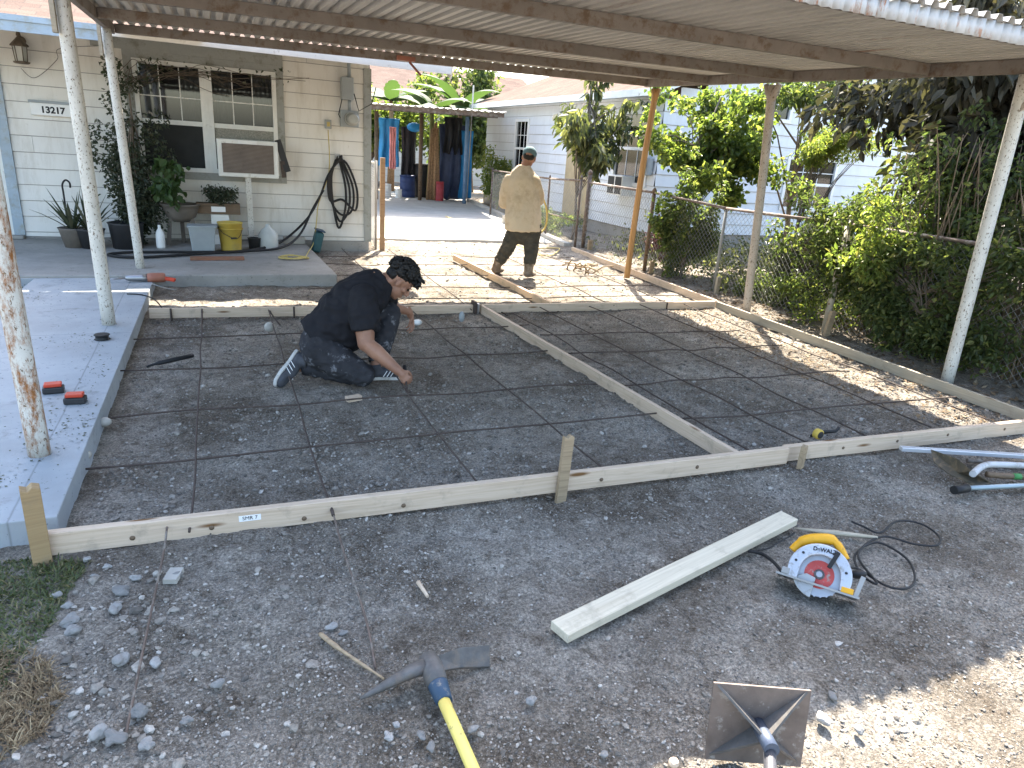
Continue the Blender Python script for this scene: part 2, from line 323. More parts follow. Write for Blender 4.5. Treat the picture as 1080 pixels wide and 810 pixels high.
# gravel: one uncountable scatter
ICO=np.array([[0,0,1],[.89,0,.45],[.28,.85,.45],[-.72,.53,.45],[-.72,-.53,.45],[.28,-.85,.45],[.72,.53,-.45],[-.28,.85,-.45],[-.89,0,-.45],[-.28,-.85,-.45],[.72,-.53,-.45],[0,0,-1]])
IF=np.array([[0,1,2],[0,2,3],[0,3,4],[0,4,5],[0,5,1],[1,6,2],[2,7,3],[3,8,4],[4,9,5],[5,10,1],[1,10,6],[2,6,7],[3,7,8],[4,8,9],[5,9,10],[6,11,7],[7,11,8],[8,11,9],[9,11,10],[10,11,6]])
def stones(px,py,r,rng):
    n=len(px); v=ICO[None]*(1+rng.uniform(-.28,.28,(n,12,1))); v=v*np.stack([r*rng.uniform(.8,1.3,n),r*rng.uniform(.7,1.1,n),r*rng.uniform(.35,.75,n)],1)[:,None]
    a=rng.uniform(0,6.28,n); c,s=np.cos(a),np.sin(a); x=v[...,0]*c[:,None]-v[...,1]*s[:,None]; y=v[...,0]*s[:,None]+v[...,1]*c[:,None]
    z=v[...,2]+gh(px,py)[:,None]+r[:,None]*.2
    tilt=rng.uniform(-.4,.4,(n,1)); z=z+x*tilt
    v=np.stack([x+px[:,None],y+py[:,None],z],-1).reshape(-1,3); f=(IF[None]+(np.arange(n)*12)[:,None,None]).reshape(-1,3); return v,f
def clump_keep(px,py,rng,lo=.25):
    q=.55*vnoise(px*1.7,py*1.7,11)+.45*vnoise(px*6,py*6,12); return rng.uniform(0,1,len(px))<np.clip((q-.22)*1.7,lo*.8,1)
P=[]
n=95000; a=RNG.uniform(-1.1,5.2,n); b=.75+2.1*RNG.uniform(0,1,n); P.append((a,b,np.clip(np.exp(RNG.normal(math.log(.0033),.45,n)),.0018,.015)))
n=1500; a=RNG.uniform(-.62,.25,n); b=RNG.uniform(1.55,2.72,n); k_=RNG.uniform(0,1,n)<np.clip(1.1-(a+.62)*1.5,.1,1); P.append((a[k_],b[k_],np.clip(np.exp(RNG.normal(math.log(.009),.4,k_.sum())),.004,.022)))
n=75000; a=RNG.uniform(-.65,5.6,n); b=2.85+4*RNG.uniform(0,1,n); P.append((a,b,np.clip(np.exp(RNG.normal(math.log(.005),.45,n)),.003,.02)))
n=9000; a=RNG.uniform(-.65,6.2,n); b=RNG.uniform(6.8,12,n); P.append((a,b,.006+.014*RNG.power(.3,n)))
px=np.concatenate([p[0] for p in P]); py_=np.concatenate([p[1] for p in P]); pr=np.concatenate([p[2] for p in P])
k=clump_keep(px,py_,RNG)&~((px<-.62)&(py_>2.9))&~((px<1.25)&(py_>8.1))&~((px<-.55)&(py_<2.9)&(RNG.uniform(0,1,len(px))<.75)); px,py_,pr=px[k],py_[k],pr[k]
v_,f_=stones(px,py_,pr,RNG); tag(mesh_np('gravel',v_,f_,m_stone),'loose pale crushed stone scattered over the grey dirt','gravel',kind='stuff')
# larger stones one could pick up
big=[(128,624,.034),(122,641,.03),(186,607,.028),(164,700,.026),(120,780,.034),(155,786,.025),(100,608,.02),(143,610,.022),(75,655,.036),(78,666,.028),(127,697,.032),(105,772,.034),(146,751,.03),(72,640,.025),(60,628,.02),(113,598,.018),(92,590,.018),(230,722,.022),(197,760,.018),(473,740,.016),(498,770,.02),(560,740,.022),(445,776,.018),(455,788,.02),(350,662,.022),(362,668,.018),(410,777,.02),(418,765,.016),(637,796,.016),(868,760,.03),(905,770,.022),(878,735,.02)]
sn=0
def lab_stone(x,y):
    return None
stone_labels=['pale rounded stone of a pair near the left end of the front board','pale stone just below the rounded stone left of the rod','flat pale chip right of the rod below the front board','white flat stone resting against the right of the rod','pale stone at the lower end of the thin rod','angular pale chip just right of the rod end at bottom left','small grey stone above the pair of rounded stones','small flat stone just below the front board near the stake','large grey stone at the edge of the grass','grey stone tucked below the largest stone by the grass','grey round stone left of the rod halfway down','large half buried grey stone near the rod end','flat grey stone left of the white one near the bottom','brownish stone beside the grass edge','small stone in the grass edge below the stake','small pale stone nearest below the front board at left','tiny pale stone nearest the left stake','lone pale stone right of the rod in open dirt','small stone alone at the bottom left of the dirt','small pink stone beside the blue collar of the pick','pale stone to the right of the yellow handle','small pale stone between the pick and the tamper','small white stone left of the yellow handle','white stone close to the yellow handle low down','pale chip above the pick point in the open dirt','second pale chip just right of the one above the pick','white stone near the bottom left of the pick handle','small stone above the white stone left of the pick handle','tiny brown stone at the bottom edge left of the tamper','brown stone on the sunlit edge right of the tamper','flat stone in the sun patch right of the tamper','grey stone at the shadow line right of the tamper']
for i,(x,y,r) in enumerate(big):
    p=G(x,y,.01); rg=np.random.default_rng(100+i); bm=bmesh.new(); bmesh.ops.create_icosphere(bm,subdivisions=3,radius=r)
    sc=V((rg.uniform(.75,1.),rg.uniform(.55,.8),rg.uniform(.4,.55)))
    for q in bm.verts:
        q.co=V(q.co[j]*sc[j] for j in range(3)); q.co*=1+.6*noise.noise(q.co/r*1.3+V((i*7,0,0)))+.12*noise.noise(q.co/r*4)
    rgs=rg.uniform(.45,.85); me=bpy.data.meshes.new('stone'); bm.to_mesh(me); bm.free(); me.polygons.foreach_set('use_smooth',[False]*len(me.polygons)); 
    me.materials.append(M('stone_%d'%i,tuple(c*rgs for c in ((.36,.35,.33) if i not in(19,32) else (.42,.33,.28))),.9,.25,sc=25,bump=.4)); o=bpy.data.objects.new('stone',me); COL.objects.link(o); o.location=p+V((0,0,r*.15)); o.rotation_euler=(0,0,rg.uniform(0,6))
    tag(o,stone_labels[i],'stone','loose stones lying on the dirt')
# ------------------------------------------------------------------ slabs
def slab(name,poly,z,zb,mat,label,bev=.012):
    mb=MB(); n=len(poly); mb.add([(x,y,z) for x,y in poly]+[(x,y,zb) for x,y in poly],[tuple(range(n))]+[(i,n+i,n+(i+1)%n,(i+1)%n) for i in range(n)]+[tuple(range(2*n-1,n-1,-1))])
    return tag(mb.build(name,mat,bevel=bev),label,kind='structure')
slab('walkway',[(-.68,2.97),(-.64,8.15),(-.64,8.16),(-4,8.16),(-6,8.16),(-6,8.15),(-1.72,8.15),(-1.76,5.2),(-1.79,2.97)],.1,-.2,m_slab,'pale blue grey concrete walkway left of the formwork')
slab('porch',[(1.28,8.17),(1.22,10.6),(1.22,10.84),(-6,10.84),(-6,8.17)],.124,-.2,m_porch,'grey concrete porch slab along the house wall')
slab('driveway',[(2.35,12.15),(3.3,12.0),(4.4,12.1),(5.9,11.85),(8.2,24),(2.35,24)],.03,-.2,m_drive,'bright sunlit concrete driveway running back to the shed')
# kerb along the fence
mb=MB(); mb.bar((5.98,11.4,.02),(7.4,21,.05),.12,.14); tag(mb.build('kerb',m_drive,bevel=.01),'low concrete kerb between driveway and fence',kind='structure')
# ------------------------------------------------------------------ leaves machinery
def leafmesh(name,cent,n,size,mat,parent=None,rng=None,asp=.5,spread=None,droop=.0,updir=.5,shell=.35,fold=.25,jit=.35,label=None):
    rng=rng or np.random.default_rng(hash(name)%1000); cent=np.array(cent,float); c=cent[:,:3]; r=cent[:,3:]
    if r.shape[1]==1: r=np.repeat(r,3,1)
    wgt=np.prod(r,1)**(2/3); k=rng.choice(len(c),n,p=wgt/wgt.sum()); d=rng.normal(0,1,(n,3)); d/=np.linalg.norm(d,axis=1)[:,None]
    rad=(shell+(1-shell)*rng.uniform(0,1,n))**.6; p=c[k]+d*r[k]*rad[:,None]*(1+np.abs(rng.normal(0,.35,n)))[:,None]
    ax_=rng.normal(0,1,(n,3))*.8+d*.6; ax_[:,2]-=droop; ax_/=np.linalg.norm(ax_,axis=1)[:,None]
    nr=rng.normal(0,1,(n,3)); nr[:,2]+=updir*2; sd_=np.cross(ax_,nr); sd_/=np.linalg.norm(sd_,axis=1)[:,None]+1e-9; nn=np.cross(sd_,ax_)
    s=size*(1+rng.uniform(-jit,jit,n)); w_=s*asp; s=s[:,None]; w_=w_[:,None]
    pts=[p, p+ax_*s*.33+sd_*w_*.5+nn*w_*fold, p+ax_*s*.7+sd_*w_*.36+nn*w_*fold*.6, p+ax_*s-nn*s*.08, p+ax_*s*.7-sd_*w_*.36+nn*w_*fold*.6, p+ax_*s*.33-sd_*w_*.5+nn*w_*fold]
    v=np.stack(pts,1).reshape(-1,3); b=(np.arange(n)*6)[:,None]; f=np.concatenate([b+np.array([[0,1,2,3]]),b+np.array([[3,4,5,0]])])
    f=f.reshape(-1,4); return mesh_np(name,v,f,mat,parent)
def clusters(c,r,k,cr,rng):
    c=np.array(c,float); r=np.array(r,float); nb=max(4,k//6); out=[]; root=c-np.array([0,0,r[2]*.75])
    for b in range(nb):
        d=rng.normal(0,1,3); d/=np.linalg.norm(d); e=c+d*r*rng.uniform(.45,1.28); s0=root+(c-root)*rng.uniform(0,1.)+rng.normal(0,.15,3)*r; bend=rng.normal(0,.16,3)*r; m=k//nb
        for i in range(m):
            t=.25+.8*i/max(1,m-1); p=s0+(e-s0)*t+bend*math.sin(PI*t); out.append((*p,cr*rng.uniform(.45,1.25)*(1.1-.35*t)))
    return np.array(out)
def limbs(base,cent,r0,rng,mat,parent,name='trunk',trunk_top=None,n=14):
    mb=MB(); base=V(base); top=V(trunk_top) if trunk_top is not None else V(tuple(np.mean(np.array(cent)[:,:3],0)))
    steps=7; tr=[base.lerp(top,i/steps)+V((rng.uniform(-1,1),rng.uniform(-1,1),0))*(.03 if 0<i else 0)*(top-base).length*.35 for i in range(steps+1)]
    mb.tube(tr,[r0*(1-.65*i/steps) for i in range(steps+1)],8)
    for j in range(min(n,len(cent))):
        e=V(cent[j][:3]); s=tr[rng.integers(2,steps)]; mid=s.lerp(e,.5)+V((0,0,.1*(e-s).length)); mb.tube([s,mid,e],[r0*.35,r0*.22,r0*.08],5)
    return mb.build(name,mat,parent)
def plant(name,label,cat,base,c,r,k,cr,n,size,mat,asp=.5,droop=0.,r0=.03,seed=1,group=None,top=None,shell=.3,limbn=14,jit=.35,updir=.5,extra=None):
    rng=np.random.default_rng(seed); t=thing(name,label,cat,base,group); cl=clusters(c,r,k,cr,rng)
    if extra is not None: cl=np.concatenate([cl,np.array(extra,float)])
    off=np.array(base); cl2=cl.copy(); cl2[:,:3]-=off
    leafmesh('foliage',cl2,n,size,mat,t,rng,asp,droop=droop,shell=shell,jit=jit,updir=updir)
    limbs((0,0,-.03),cl2,r0,rng,m_bark,t,'trunk' if r0>.02 else 'stem',None if top is None else tuple(np.array(top)-off),limbn); return t
# ------------------------------------------------------------------ lap siding walls
m_gap=M('lap_shadow_gap',(.3,.29,.27),.9,.2)  # darker grey paints lap shade and dirt into the recess; butt seams share it
def lapwall(mb,p0,p1,z0,z1,holes=(),lap=.2,out=.014,nrm=(0,-1,0),gable=None):
    """p0->p1 along wall (xy), holes = (a0,a1,z0,z1) in distance along the wall"""
    p0,p1=V((*p0,0)),V((*p1,0)); d=(p1-p0); L=d.length; d/=L; nv=V(nrm)
    zs=[z0]; q=math.floor(z0/lap)*lap+lap
    while q<z1-.01: zs.append(q); q+=lap
    zs.append(z1); cuts=sorted({0,L,*[h[0] for h in holes],*[h[1] for h in holes],*[q*.65 for q in range(int(L/.65)+1)]})
    wv=lambda x,z:.0045*noise.noise(V((x*1.1+p0.x,z*4.+p0.y,1.7))); sr=random.Random(int(L*100))
    zcut=sorted({h[2] for h in holes}|{h[3] for h in holes})
    for i in range(len(zs)-1):
        for _ in range(1 if sr.random()<L/14 else 0):
            sx_=sr.uniform(.3,L-.3); za,zb__=zs[i]+.009,zs[i+1]
            if any(h[0]-.2<sx_<h[1]+.2 and h[2]-.2<(za+zb__)/2<h[3]+.2 for h in holes) or (gable and zs[i]>gable[0]-.3): continue
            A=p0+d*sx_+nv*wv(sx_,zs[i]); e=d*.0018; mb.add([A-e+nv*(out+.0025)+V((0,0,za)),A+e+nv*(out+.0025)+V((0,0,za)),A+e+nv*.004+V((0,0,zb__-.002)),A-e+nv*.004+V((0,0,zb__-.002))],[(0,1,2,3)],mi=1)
        segz=[zs[i]]+[c for c in zcut if zs[i]+1e-4<c<zs[i+1]-1e-4]+[zs[i+1]]
        for a,b in zip(segz[:-1],segz[1:]):
            fa=1-(a-zs[i])/lap; fb=1-(b-zs[i])/lap; oa=out*max(fa,0); ob=out*max(fb,0)
            lo,hi=0,L
            if gable:
                m_,s_=gable; t_=b-m_
                if t_>0: lo,hi=t_/s_,L-t_/s_
                if hi<=lo: continue
            for x0,x1 in zip(cuts[:-1],cuts[1:]):
                xc,zc=(x0+x1)/2,(a+b)/2
                if any(h[0]<xc<h[1] and h[2]<zc<h[3] for h in holes): continue
                x0_,x1_=max(x0,lo),min(x1,hi)
                if x1_<=x0_: continue
                A=p0+d*x0_+nv*wv(x0_,zs[i]); B=p0+d*x1_+nv*wv(x1_,zs[i])
                g_=.009 if a==zs[i] else 0
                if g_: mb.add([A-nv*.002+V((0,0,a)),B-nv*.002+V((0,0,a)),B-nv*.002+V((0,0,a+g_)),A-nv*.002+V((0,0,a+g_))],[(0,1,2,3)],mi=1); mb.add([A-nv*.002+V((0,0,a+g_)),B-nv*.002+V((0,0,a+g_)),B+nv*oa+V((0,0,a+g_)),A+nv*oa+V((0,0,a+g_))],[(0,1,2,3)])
                mb.add([A+nv*oa+V((0,0,a+g_)),B+nv*oa+V((0,0,a+g_)),B+nv*ob+V((0,0,b)),A+nv*ob+V((0,0,b))],[(0,1,2,3)])
                if False: mb.add([A+V((0,0,a)),B+V((0,0,a)),B+nv*oa+V((0,0,a)),A+nv*oa+V((0,0,a))],[(0,1,2,3)])
# ------------------------------------------------------------------ near house (left)
YH=10.85; ZE=2.6
house=thing('wooden_house','cream lap sided house with blue grey trim behind the porch','house',(0,YH,0))
def hb(name,mb,mat,parent=house,**k):
    o=mb.build(name,mat,parent,**k); 
    if parent is house: o.location=(0,-YH,0)
    return o
WX0,WX1,WZ0,WZ1=-.86,.9,1.06,2.44
mb=MB(); H=[(4.2+WX0,4.2+WX1,WZ0,WZ1)]; H=[(WX0+6,WX1+6,WZ0,WZ1),(-3.6+6,-2.42+6,.14,2.3)]
lapwall(mb,(-6,YH),(2.2,YH),.14,2.9,H); lapwall(mb,(2.2,YH),(2.2,17),.14,2.72,nrm=(1,0,0)); mb.bb(-6,2.2,17,17.05,0,2.7)
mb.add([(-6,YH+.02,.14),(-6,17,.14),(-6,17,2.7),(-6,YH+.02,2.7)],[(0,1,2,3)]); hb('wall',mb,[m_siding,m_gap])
mb=MB(); mb.bb(-6,2.19,YH-.03,YH+.1,-.1,.142); mb.bb(2.1,2.21,YH+.1,17,-.1,.142); hb('foundation',mb,m_porch)
mb=MB(); mb.bb(2.12,2.215,YH-.03,YH-.012,.14,2.62); mb.bb(2.2135,2.23,YH-.03,YH+.09,.14,2.62); hb('corner_board',mb,m_trim_grey)
# roof: gable towards front eave, overhanging porch
EY=9.3; EZ=2.52; RX=2.95; slope=.36
mb=MB(); RY=14.; mb.add([(-7,EY,EZ+.1),(RX,EY,EZ+.1),(RX,RY,EZ+.1+(RY-EY)*slope),(-7,RY,EZ+.1+(RY-EY)*slope),(-7,EY,EZ+.075),(RX,EY,EZ+.075),(RX,RY,EZ+.075+(RY-EY)*slope),(-7,RY,EZ+.075+(RY-EY)*slope)],[(0,1,2,3),(7,6,5,4),(0,4,5,1),(1,5,6,2)])
mb.add([(-7,RY,EZ+.1+(RY-EY)*slope),(RX,RY,EZ+.1+(RY-EY)*slope),(RX,18.6,EZ+.1),(-7,18.6,EZ+.1)],[(0,1,2,3)]); hb('roof',mb,m_shingle)
mb=MB(); mb.bb(-7,-.95,EY-.022,EY,EZ-.06,EZ+.07); mb.bb(-7,-.95,EY-.04,EY-.023,EZ+.04,EZ+.098); hb('fascia',mb,m_trim_blue)
mb=MB(); mb.bb(-.95,RX,EY-.022,EY,EZ+.0,EZ+.098); mb.bar((RX+.012,EY,EZ+.02),(RX+.012,RY,EZ+.02+(RY-EY)*slope),.02,.15); o=hb('fascia',mb,m_white); o['label']='white fascia board'
mb=MB(); mb.add([(-7,EY,EZ+.005),(RX,EY,EZ+.005),(RX,YH+.3,EZ+.4),(-7,YH+.3,EZ+.4),(-7,EY,EZ+.02),(RX,EY,EZ+.02),(RX,YH+.3,EZ+.42),(-7,YH+.3,EZ+.42)],[(0,1,2,3),(7,6,5,4)]); hb('soffit',mb,m_trim_grey)
mb=MB(); mb.add([(2.2,YH,2.7),(2.2,17,2.7),(2.2,RY,EZ+(RY-EY)*slope+.05)],[(0,1,2)]); hb('gable',mb,m_siding)
# window pair
win=MB(); fw=.055; yf=YH-.03
def rect_frame(mb,x0,x1,z0,z1,y0,y1,w_): 
    mb.bb(x0,x0+w_,y0,y1,z0,z1); mb.bb(x1-w_,x1,y0,y1,z0,z1); mb.bb(x0+w_,x1-w_,y0,y1,z0,z0+w_); mb.bb(x0+w_,x1-w_,y0,y1,z1-w_,z1)
mb=MB(); tw=.1; rect_frame(mb,WX0-tw,WX1+tw,WZ0-tw,WZ1+tw*.9,YH-.034,YH+.01,tw); hb('window_trim',mb,m_trim_grey,bevel=.003)
mb=MB(); mb.bb(-.0199,.0199,YH-.047,YH+.04,WZ0,WZ1); hb('mullion',mb,m_white)
mb=MB(); mb.bb(-1.3,1.0,YH-.033,YH-.016,WZ1+.0905,2.75); hb('frieze',mb,m_trim_grey)
for (x0,x1) in ((WX0,-.02),(.02,WX1)):
    mb=MB(); rect_frame(mb,x0,x1,WZ0,WZ1,YH-.045,YH+.05,fw); mb.bb(x0+fw,x1-fw,YH-.03,YH+.02,1.66,1.72)
    f=hb('window',mb,m_white,bevel=.003)
    g=MB(); g.add([(x0+fw,YH+.012,1.72),(x1-fw,YH+.012,1.72),(x1-fw,YH+.012,WZ1-fw),(x0+fw,YH+.012,WZ1-fw)],[(0,1,2,3)])
    g.build('pane',m_glass,f)
    if x0<0: MB().add([(x0+fw,YH-.002,WZ0+fw),(x1-fw,YH-.002,WZ0+fw),(x1-fw,YH-.002,1.66),(x0+fw,YH-.002,1.66)],[(0,1,2,3)]).build('insect_screen',M('screen_mesh',(.03,.032,.032),.9,.2),f)
    mt=MB(); n=3
    for k in range(1,n): xx=x0+fw+(x1-x0-2*fw)*k/n; mt.bb(xx-.006,xx+.006,YH+.004,YH+.018,1.72,WZ1-fw)
    mt.bb(x0+fw,x1-fw,YH+.0045,YH+.0175,2.0,2.012); mt.build('muntin',m_white,f)
    c=MB()
    for k in range(26):
        a0=x0+.02+(x1-x0-.04)*k/26; a1=x0+.02+(x1-x0-.04)*(k+1)/26; y0_=YH+.12+.02*(k%2); y1_=YH+.12+.02*((k+1)%2)
        if not 8<k<17: c.add([(a0,y0_,1.74),(a1,y1_,1.74),(a1,y1_,2.4),(a0,y0_,2.4)],[(0,1,2,3)],True)
    c.build('curtain',m_curtain,f)
mb=MB(); mb.bb(.08,.86,YH-.012,YH+.0,1.53,1.66); hb('filler_panel',mb,M('speckled_filler',(.3,.29,.25),.9,.4,sc=60))
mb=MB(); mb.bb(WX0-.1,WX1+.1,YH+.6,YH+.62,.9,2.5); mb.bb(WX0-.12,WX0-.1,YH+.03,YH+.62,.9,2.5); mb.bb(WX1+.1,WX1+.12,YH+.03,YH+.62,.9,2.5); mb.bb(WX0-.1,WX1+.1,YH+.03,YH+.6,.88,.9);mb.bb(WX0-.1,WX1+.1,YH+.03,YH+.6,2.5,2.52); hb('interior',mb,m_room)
# door at left edge
mb=MB(); dx1=-2.42; mb.bb(dx1,dx1+.12,YH-.04,YH+.02,.142,2.45); mb.bb(-3.72,dx1,YH-.04,YH+.02,2.3,2.45); mb.bb(-3.72,-3.6,YH-.04,YH+.02,.142,2.3); dfr=hb('door_frame',mb,m_trim_blue,bevel=.004)
mb=MB(); mb.bb(-3.6,dx1,YH+.03,YH+.07,.15,2.3); dd=hb('door',mb,m_white); 
mb=MB(); mb.bb(-3.45,dx1-.12,YH+.015,YH+.03,1.3,2.1); mb.bb(-3.45,dx1-.12,YH+.015,YH+.03,.35,1.1); mb.build('door_panel',m_trim_blue,dd)
mb=MB(); mb.bb(-3.7,-2.3,YH-.16,YH-.042,.126,.17); hb('door_sill',mb,m_porch,bevel=.01)
# wall lantern
def lantern():
    p=AT(21,53,YH-.16); t=thing('wall_lantern','old bronze lantern hanging on the cream wall beside the door','lantern',p)
    mb=MB(); mb.lathe([(.012,.2),(.02,.17),(.012,.15),(.03,.13),(.095,.06),(.1,.045),(.085,.04)],n=6,smooth=False); mb.lathe([(.07,-.15),(.085,-.14),(.09,-.125),(.06,-.12)],n=6,smooth=False)
    for k in range(6): a=k*PI/3; mb.tube([(.075*math.cos(a),.075*math.sin(a),.045),(.062*math.cos(a),.062*math.sin(a),-.125)],.005,4)
    mb.tube([(0,0,.19),(0,.08,.22),(0,.155,.15)],.008,6); mb.lathe([(.05,0),(.05,.015)],(0,.155,.12),12,Matrix.Rotation(PI/2,3,'X')); mb.build('lantern_frame',M('old_bronze',(.14,.11,.08),.6,.3),t)
    mb=MB(); mb.lathe([(.058,-.12),(.07,.04)],n=6,smooth=False); mb.build('glass_panel',M('frosted_glass',(.5,.5,.46),.3,.1),t)
lantern()
def text_mesh(s,size,mat,parent,mat4,ext=.001,name='lettering',bold=0):
    c=bpy.data.curves.new('txt','FONT'); c.body=s; c.size=size; c.extrude=ext; c.align_x='CENTER'; c.align_y='CENTER'; c.offset=bold
    o=bpy.data.objects.new('txt',c); COL.objects.link(o); dg=bpy.context.evaluated_depsgraph_get(); me=bpy.data.meshes.new_from_object(o.evaluated_get(dg)); bpy.data.objects.remove(o)
    me.materials.clear(); me.materials.append(mat); q=bpy.data.objects.new(name,me); COL.objects.link(q); q.parent=parent; q.matrix_local=mat4; return q
FRONT=Matrix.Rotation(PI/2,4,'X')
p=AT(57,115,YH-.04); t=thing('address_box','flat white address box with black house number on the wall','address sign',(p.x,p.y,p.z))
mb=MB(); mb.bb(-.25,.25,-.03,.04,-.085,.06); mb.build('box_body',m_white2,t,bevel=.006)
mb=MB(); mb.bb(-.26,.26,-.045,.04,.0605,.09); mb.build('lid',m_greyplastic,t,bevel=.004)
text_mesh('13217',.105,m_black,t,Matrix.Translation((-.01,-.032,-.02))@FRONT,bold=.004)
# AC unit
t=thing('window_air_conditioner','white window air conditioner with brown slatted grille in the right window','air conditioner',(.475,YH-.05,1.285))
mb=MB(); mb.bb(-.39,.39,-.3,.06,-.245,.245); mb.build('casing',m_white,t,bevel=.012)
mb=MB(); mb.bb(-.33,.33,-.306,-.3005,-.19,.19); mb.build('grille_back',M('grille_brown',(.13,.1,.085),.7,.2),t)
mb=MB()
for k in range(22): zz=-.185+k*.017; mb.bb(-.33,.33,-.314,-.3065,zz,zz+.007)
mb.build('grille',M('grille_slat',(.24,.2,.17),.6,.15),t); mb=MB(); mb.bb(-.12,.12,-.318,-.3005,.192,.235); mb.build('control_label',m_white2,t)
t=thing('metal_flap','black slotted metal flap leaning beside the air conditioner','metal flap',(.9,YH-.3,1.3)); mb=MB(); mb.bar((-.03,0,.26),(.09,-.02,-.16),.02,.085,(1,0,0)); mb.build('flap_plate',m_dark,t)
mb=MB(); mb.bar((.02,-.01,-.02),(.04,-.012,-.24),.03,.06,(1,0,0)); mb.build('slotted_strip',m_rebar,t)
p=G(273,264,.125); mb=MB(); mb.bb(-.038,.038,-.038,.038,0,.91); mb.bb(-.06,.06,-.045,.045,.91,.935); tag(mb.build('support_post',m_post,loc=(.46,YH-.28,.125),bevel=.003),'short white post propping up the air conditioner','post')
# electric service
t=thing('electric_meter','grey conduit with breaker box and round glass electric meter on the wall','electric meter',(1.9,YH-.02,2.03)); t.scale=(1.3,1.3,1.15)
mb=MB(); mb.bb(-.09,.04,-.11,-.005,.12,.38); mb.build('breaker_box',m_greyplastic,t,bevel=.006)
mb=MB(); mb.tube([(0,-.05,.38),(0,-.05,.66)],.02,8); mb.tube([(0,-.05,.12),(0,-.05,.0)],.018,8); mb.build('conduit',m_greyplastic,t)
mb=MB(); mb.bb(-.1,.1,-.07,-.005,-.2,.0); mb.build('meter_base',m_greyplastic,t,bevel=.005)
mb=MB(); rx=Matrix.Rotation(PI/2,3,'X'); mb.lathe([(.085,0),(.085,.03),(.078,.035)],(.02,-.07,-.1),20,rx); mb.lathe([(.07,0),(.07,.06),(.05,.085)],(.02,-.1,-.1),20,rx); mb.build('meter_glass',M('meter_glass',(.35,.36,.34),.15,.2),t)
mb=MB(); mb.tube([(.05,-.06,.2),(.1,-.07,.0),(.25,-.05,.1),(.3,-.03,.3)],.006,5); mb.tube([(-.08,-.06,.13),(-.12,-.05,-.06),(-.1,-.05,-.1)],.005,5); mb.build('cable',m_black,t)
p=AT(346,131,YH-.03); t=thing('wall_outlet','small grey outlet box with the yellow cord plugged in','outlet',p); mb=MB(); mb.bb(-.045,.045,-.03,.02,-.06,.06); mb.build('outlet_box',m_greyplastic,t,bevel=.005); mb=MB(); mb.bb(-.02,.02,-.045,-.0305,-.03,.03); mb.build('plug',m_yelcord,t)
def smooth_path(pts,sub=8):
    pts=[V(p) for p in pts]; out=[]
    for i in range(len(pts)-1):
        a=pts[max(i-1,0)];b=pts[i];c=pts[i+1];d=pts[min(i+2,len(pts)-1)]
        for k in range(sub):
            t=k/sub; out.append(.5*((2*b)+(c-a)*t+(2*a-5*b+4*c-d)*t*t+(3*b-a-3*c+d)*t**3))
    return out+[pts[-1]]
def cord(name,label,cat,pts,r,mat,group=None,sub=8,n=6):
    mb=MB(); mb.tube(smooth_path(pts,sub),r,n); return tag(mb.build(name,mat),label,cat,group)
ye=AT(346,137,YH-.08); c1=AT(348,200,YH-.12)
pts=[ye,AT(347,180,YH-.1),AT(336,215,YH-.14),AT(334,232,10.5),G(331,255,.17),G(325,266,.14)]
import itertools
for k in range(40):
    a=k*.62; c=G(310,272,.135); pts.append((c.x+.2*math.cos(a)*(.7+.3*math.sin(k*1.7)),c.y+.17*math.sin(a)*(.75+.2*math.cos(k*2.3)),.137+.004*(k%5)))
cord('extension_cord','yellow extension cord from the outlet down to a loose coil on the porch','cord',pts,.0075,m_yelcord)
# black hose hung on wall, running to the porch
t=thing('garden_hose','black garden hose looped over a wall hook and trailing along the porch','hose',(1.6,YH,0)); O_=V((1.6,YH,0))
hk=AT(352,168,YH-.08); mb=MB()
def hp(*p): return [V(q)-O_ for q in p]
loops=[]
for k in range(4):
    w1=.09+.035*k; w2=.11+.035*k; lo=.95-.1*k-(.12 if k==3 else 0); cx=1.72+.02*k
    loops+=[(cx-.02,YH-.07-.012*k,1.34+.01*k),(cx-w1,YH-.08-.012*k,1.1),(cx-w1*.9,YH-.09,.75),(cx,YH-.1,1.3-lo),(cx+w2*.9,YH-.1,.62),(cx+w2,YH-.09,.95),(cx+.03,YH-.07-.01*k,1.33)]
loops+=[(1.6,YH-.1,1.15),(1.45,YH-.12,.8),(1.25,10.6,.5),(.95,10.45,.24),(.7,10.15,.16),(.3,9.72,.148),(-.1,9.62,.148),(-.6,9.6,.148),(-1.0,9.55,.148),(-1.2,9.38,.148),(-1.05,9.22,.148),(-.8,9.2,.148),(-.5,9.32,.148),(-.1,9.5,.15),(.3,9.62,.16),(.8,9.9,.17),(1.1,10.3,.3),(1.32,10.6,.62),(1.5,YH-.15,.9)]
mb.tube([q-O_ for q in smooth_path(loops,7)],.017,8); mb.build('hose_tube',m_black,t)
mb=MB(); mb.tube(hp((1.73,YH+.0,1.36),(1.73,YH-.1,1.35),(1.73,YH-.12,1.39)),.008,6); mb.bb(1.69-1.6,1.77-1.6,-.02,-.012,1.31,1.42); mb.build('hook',m_steel,t)
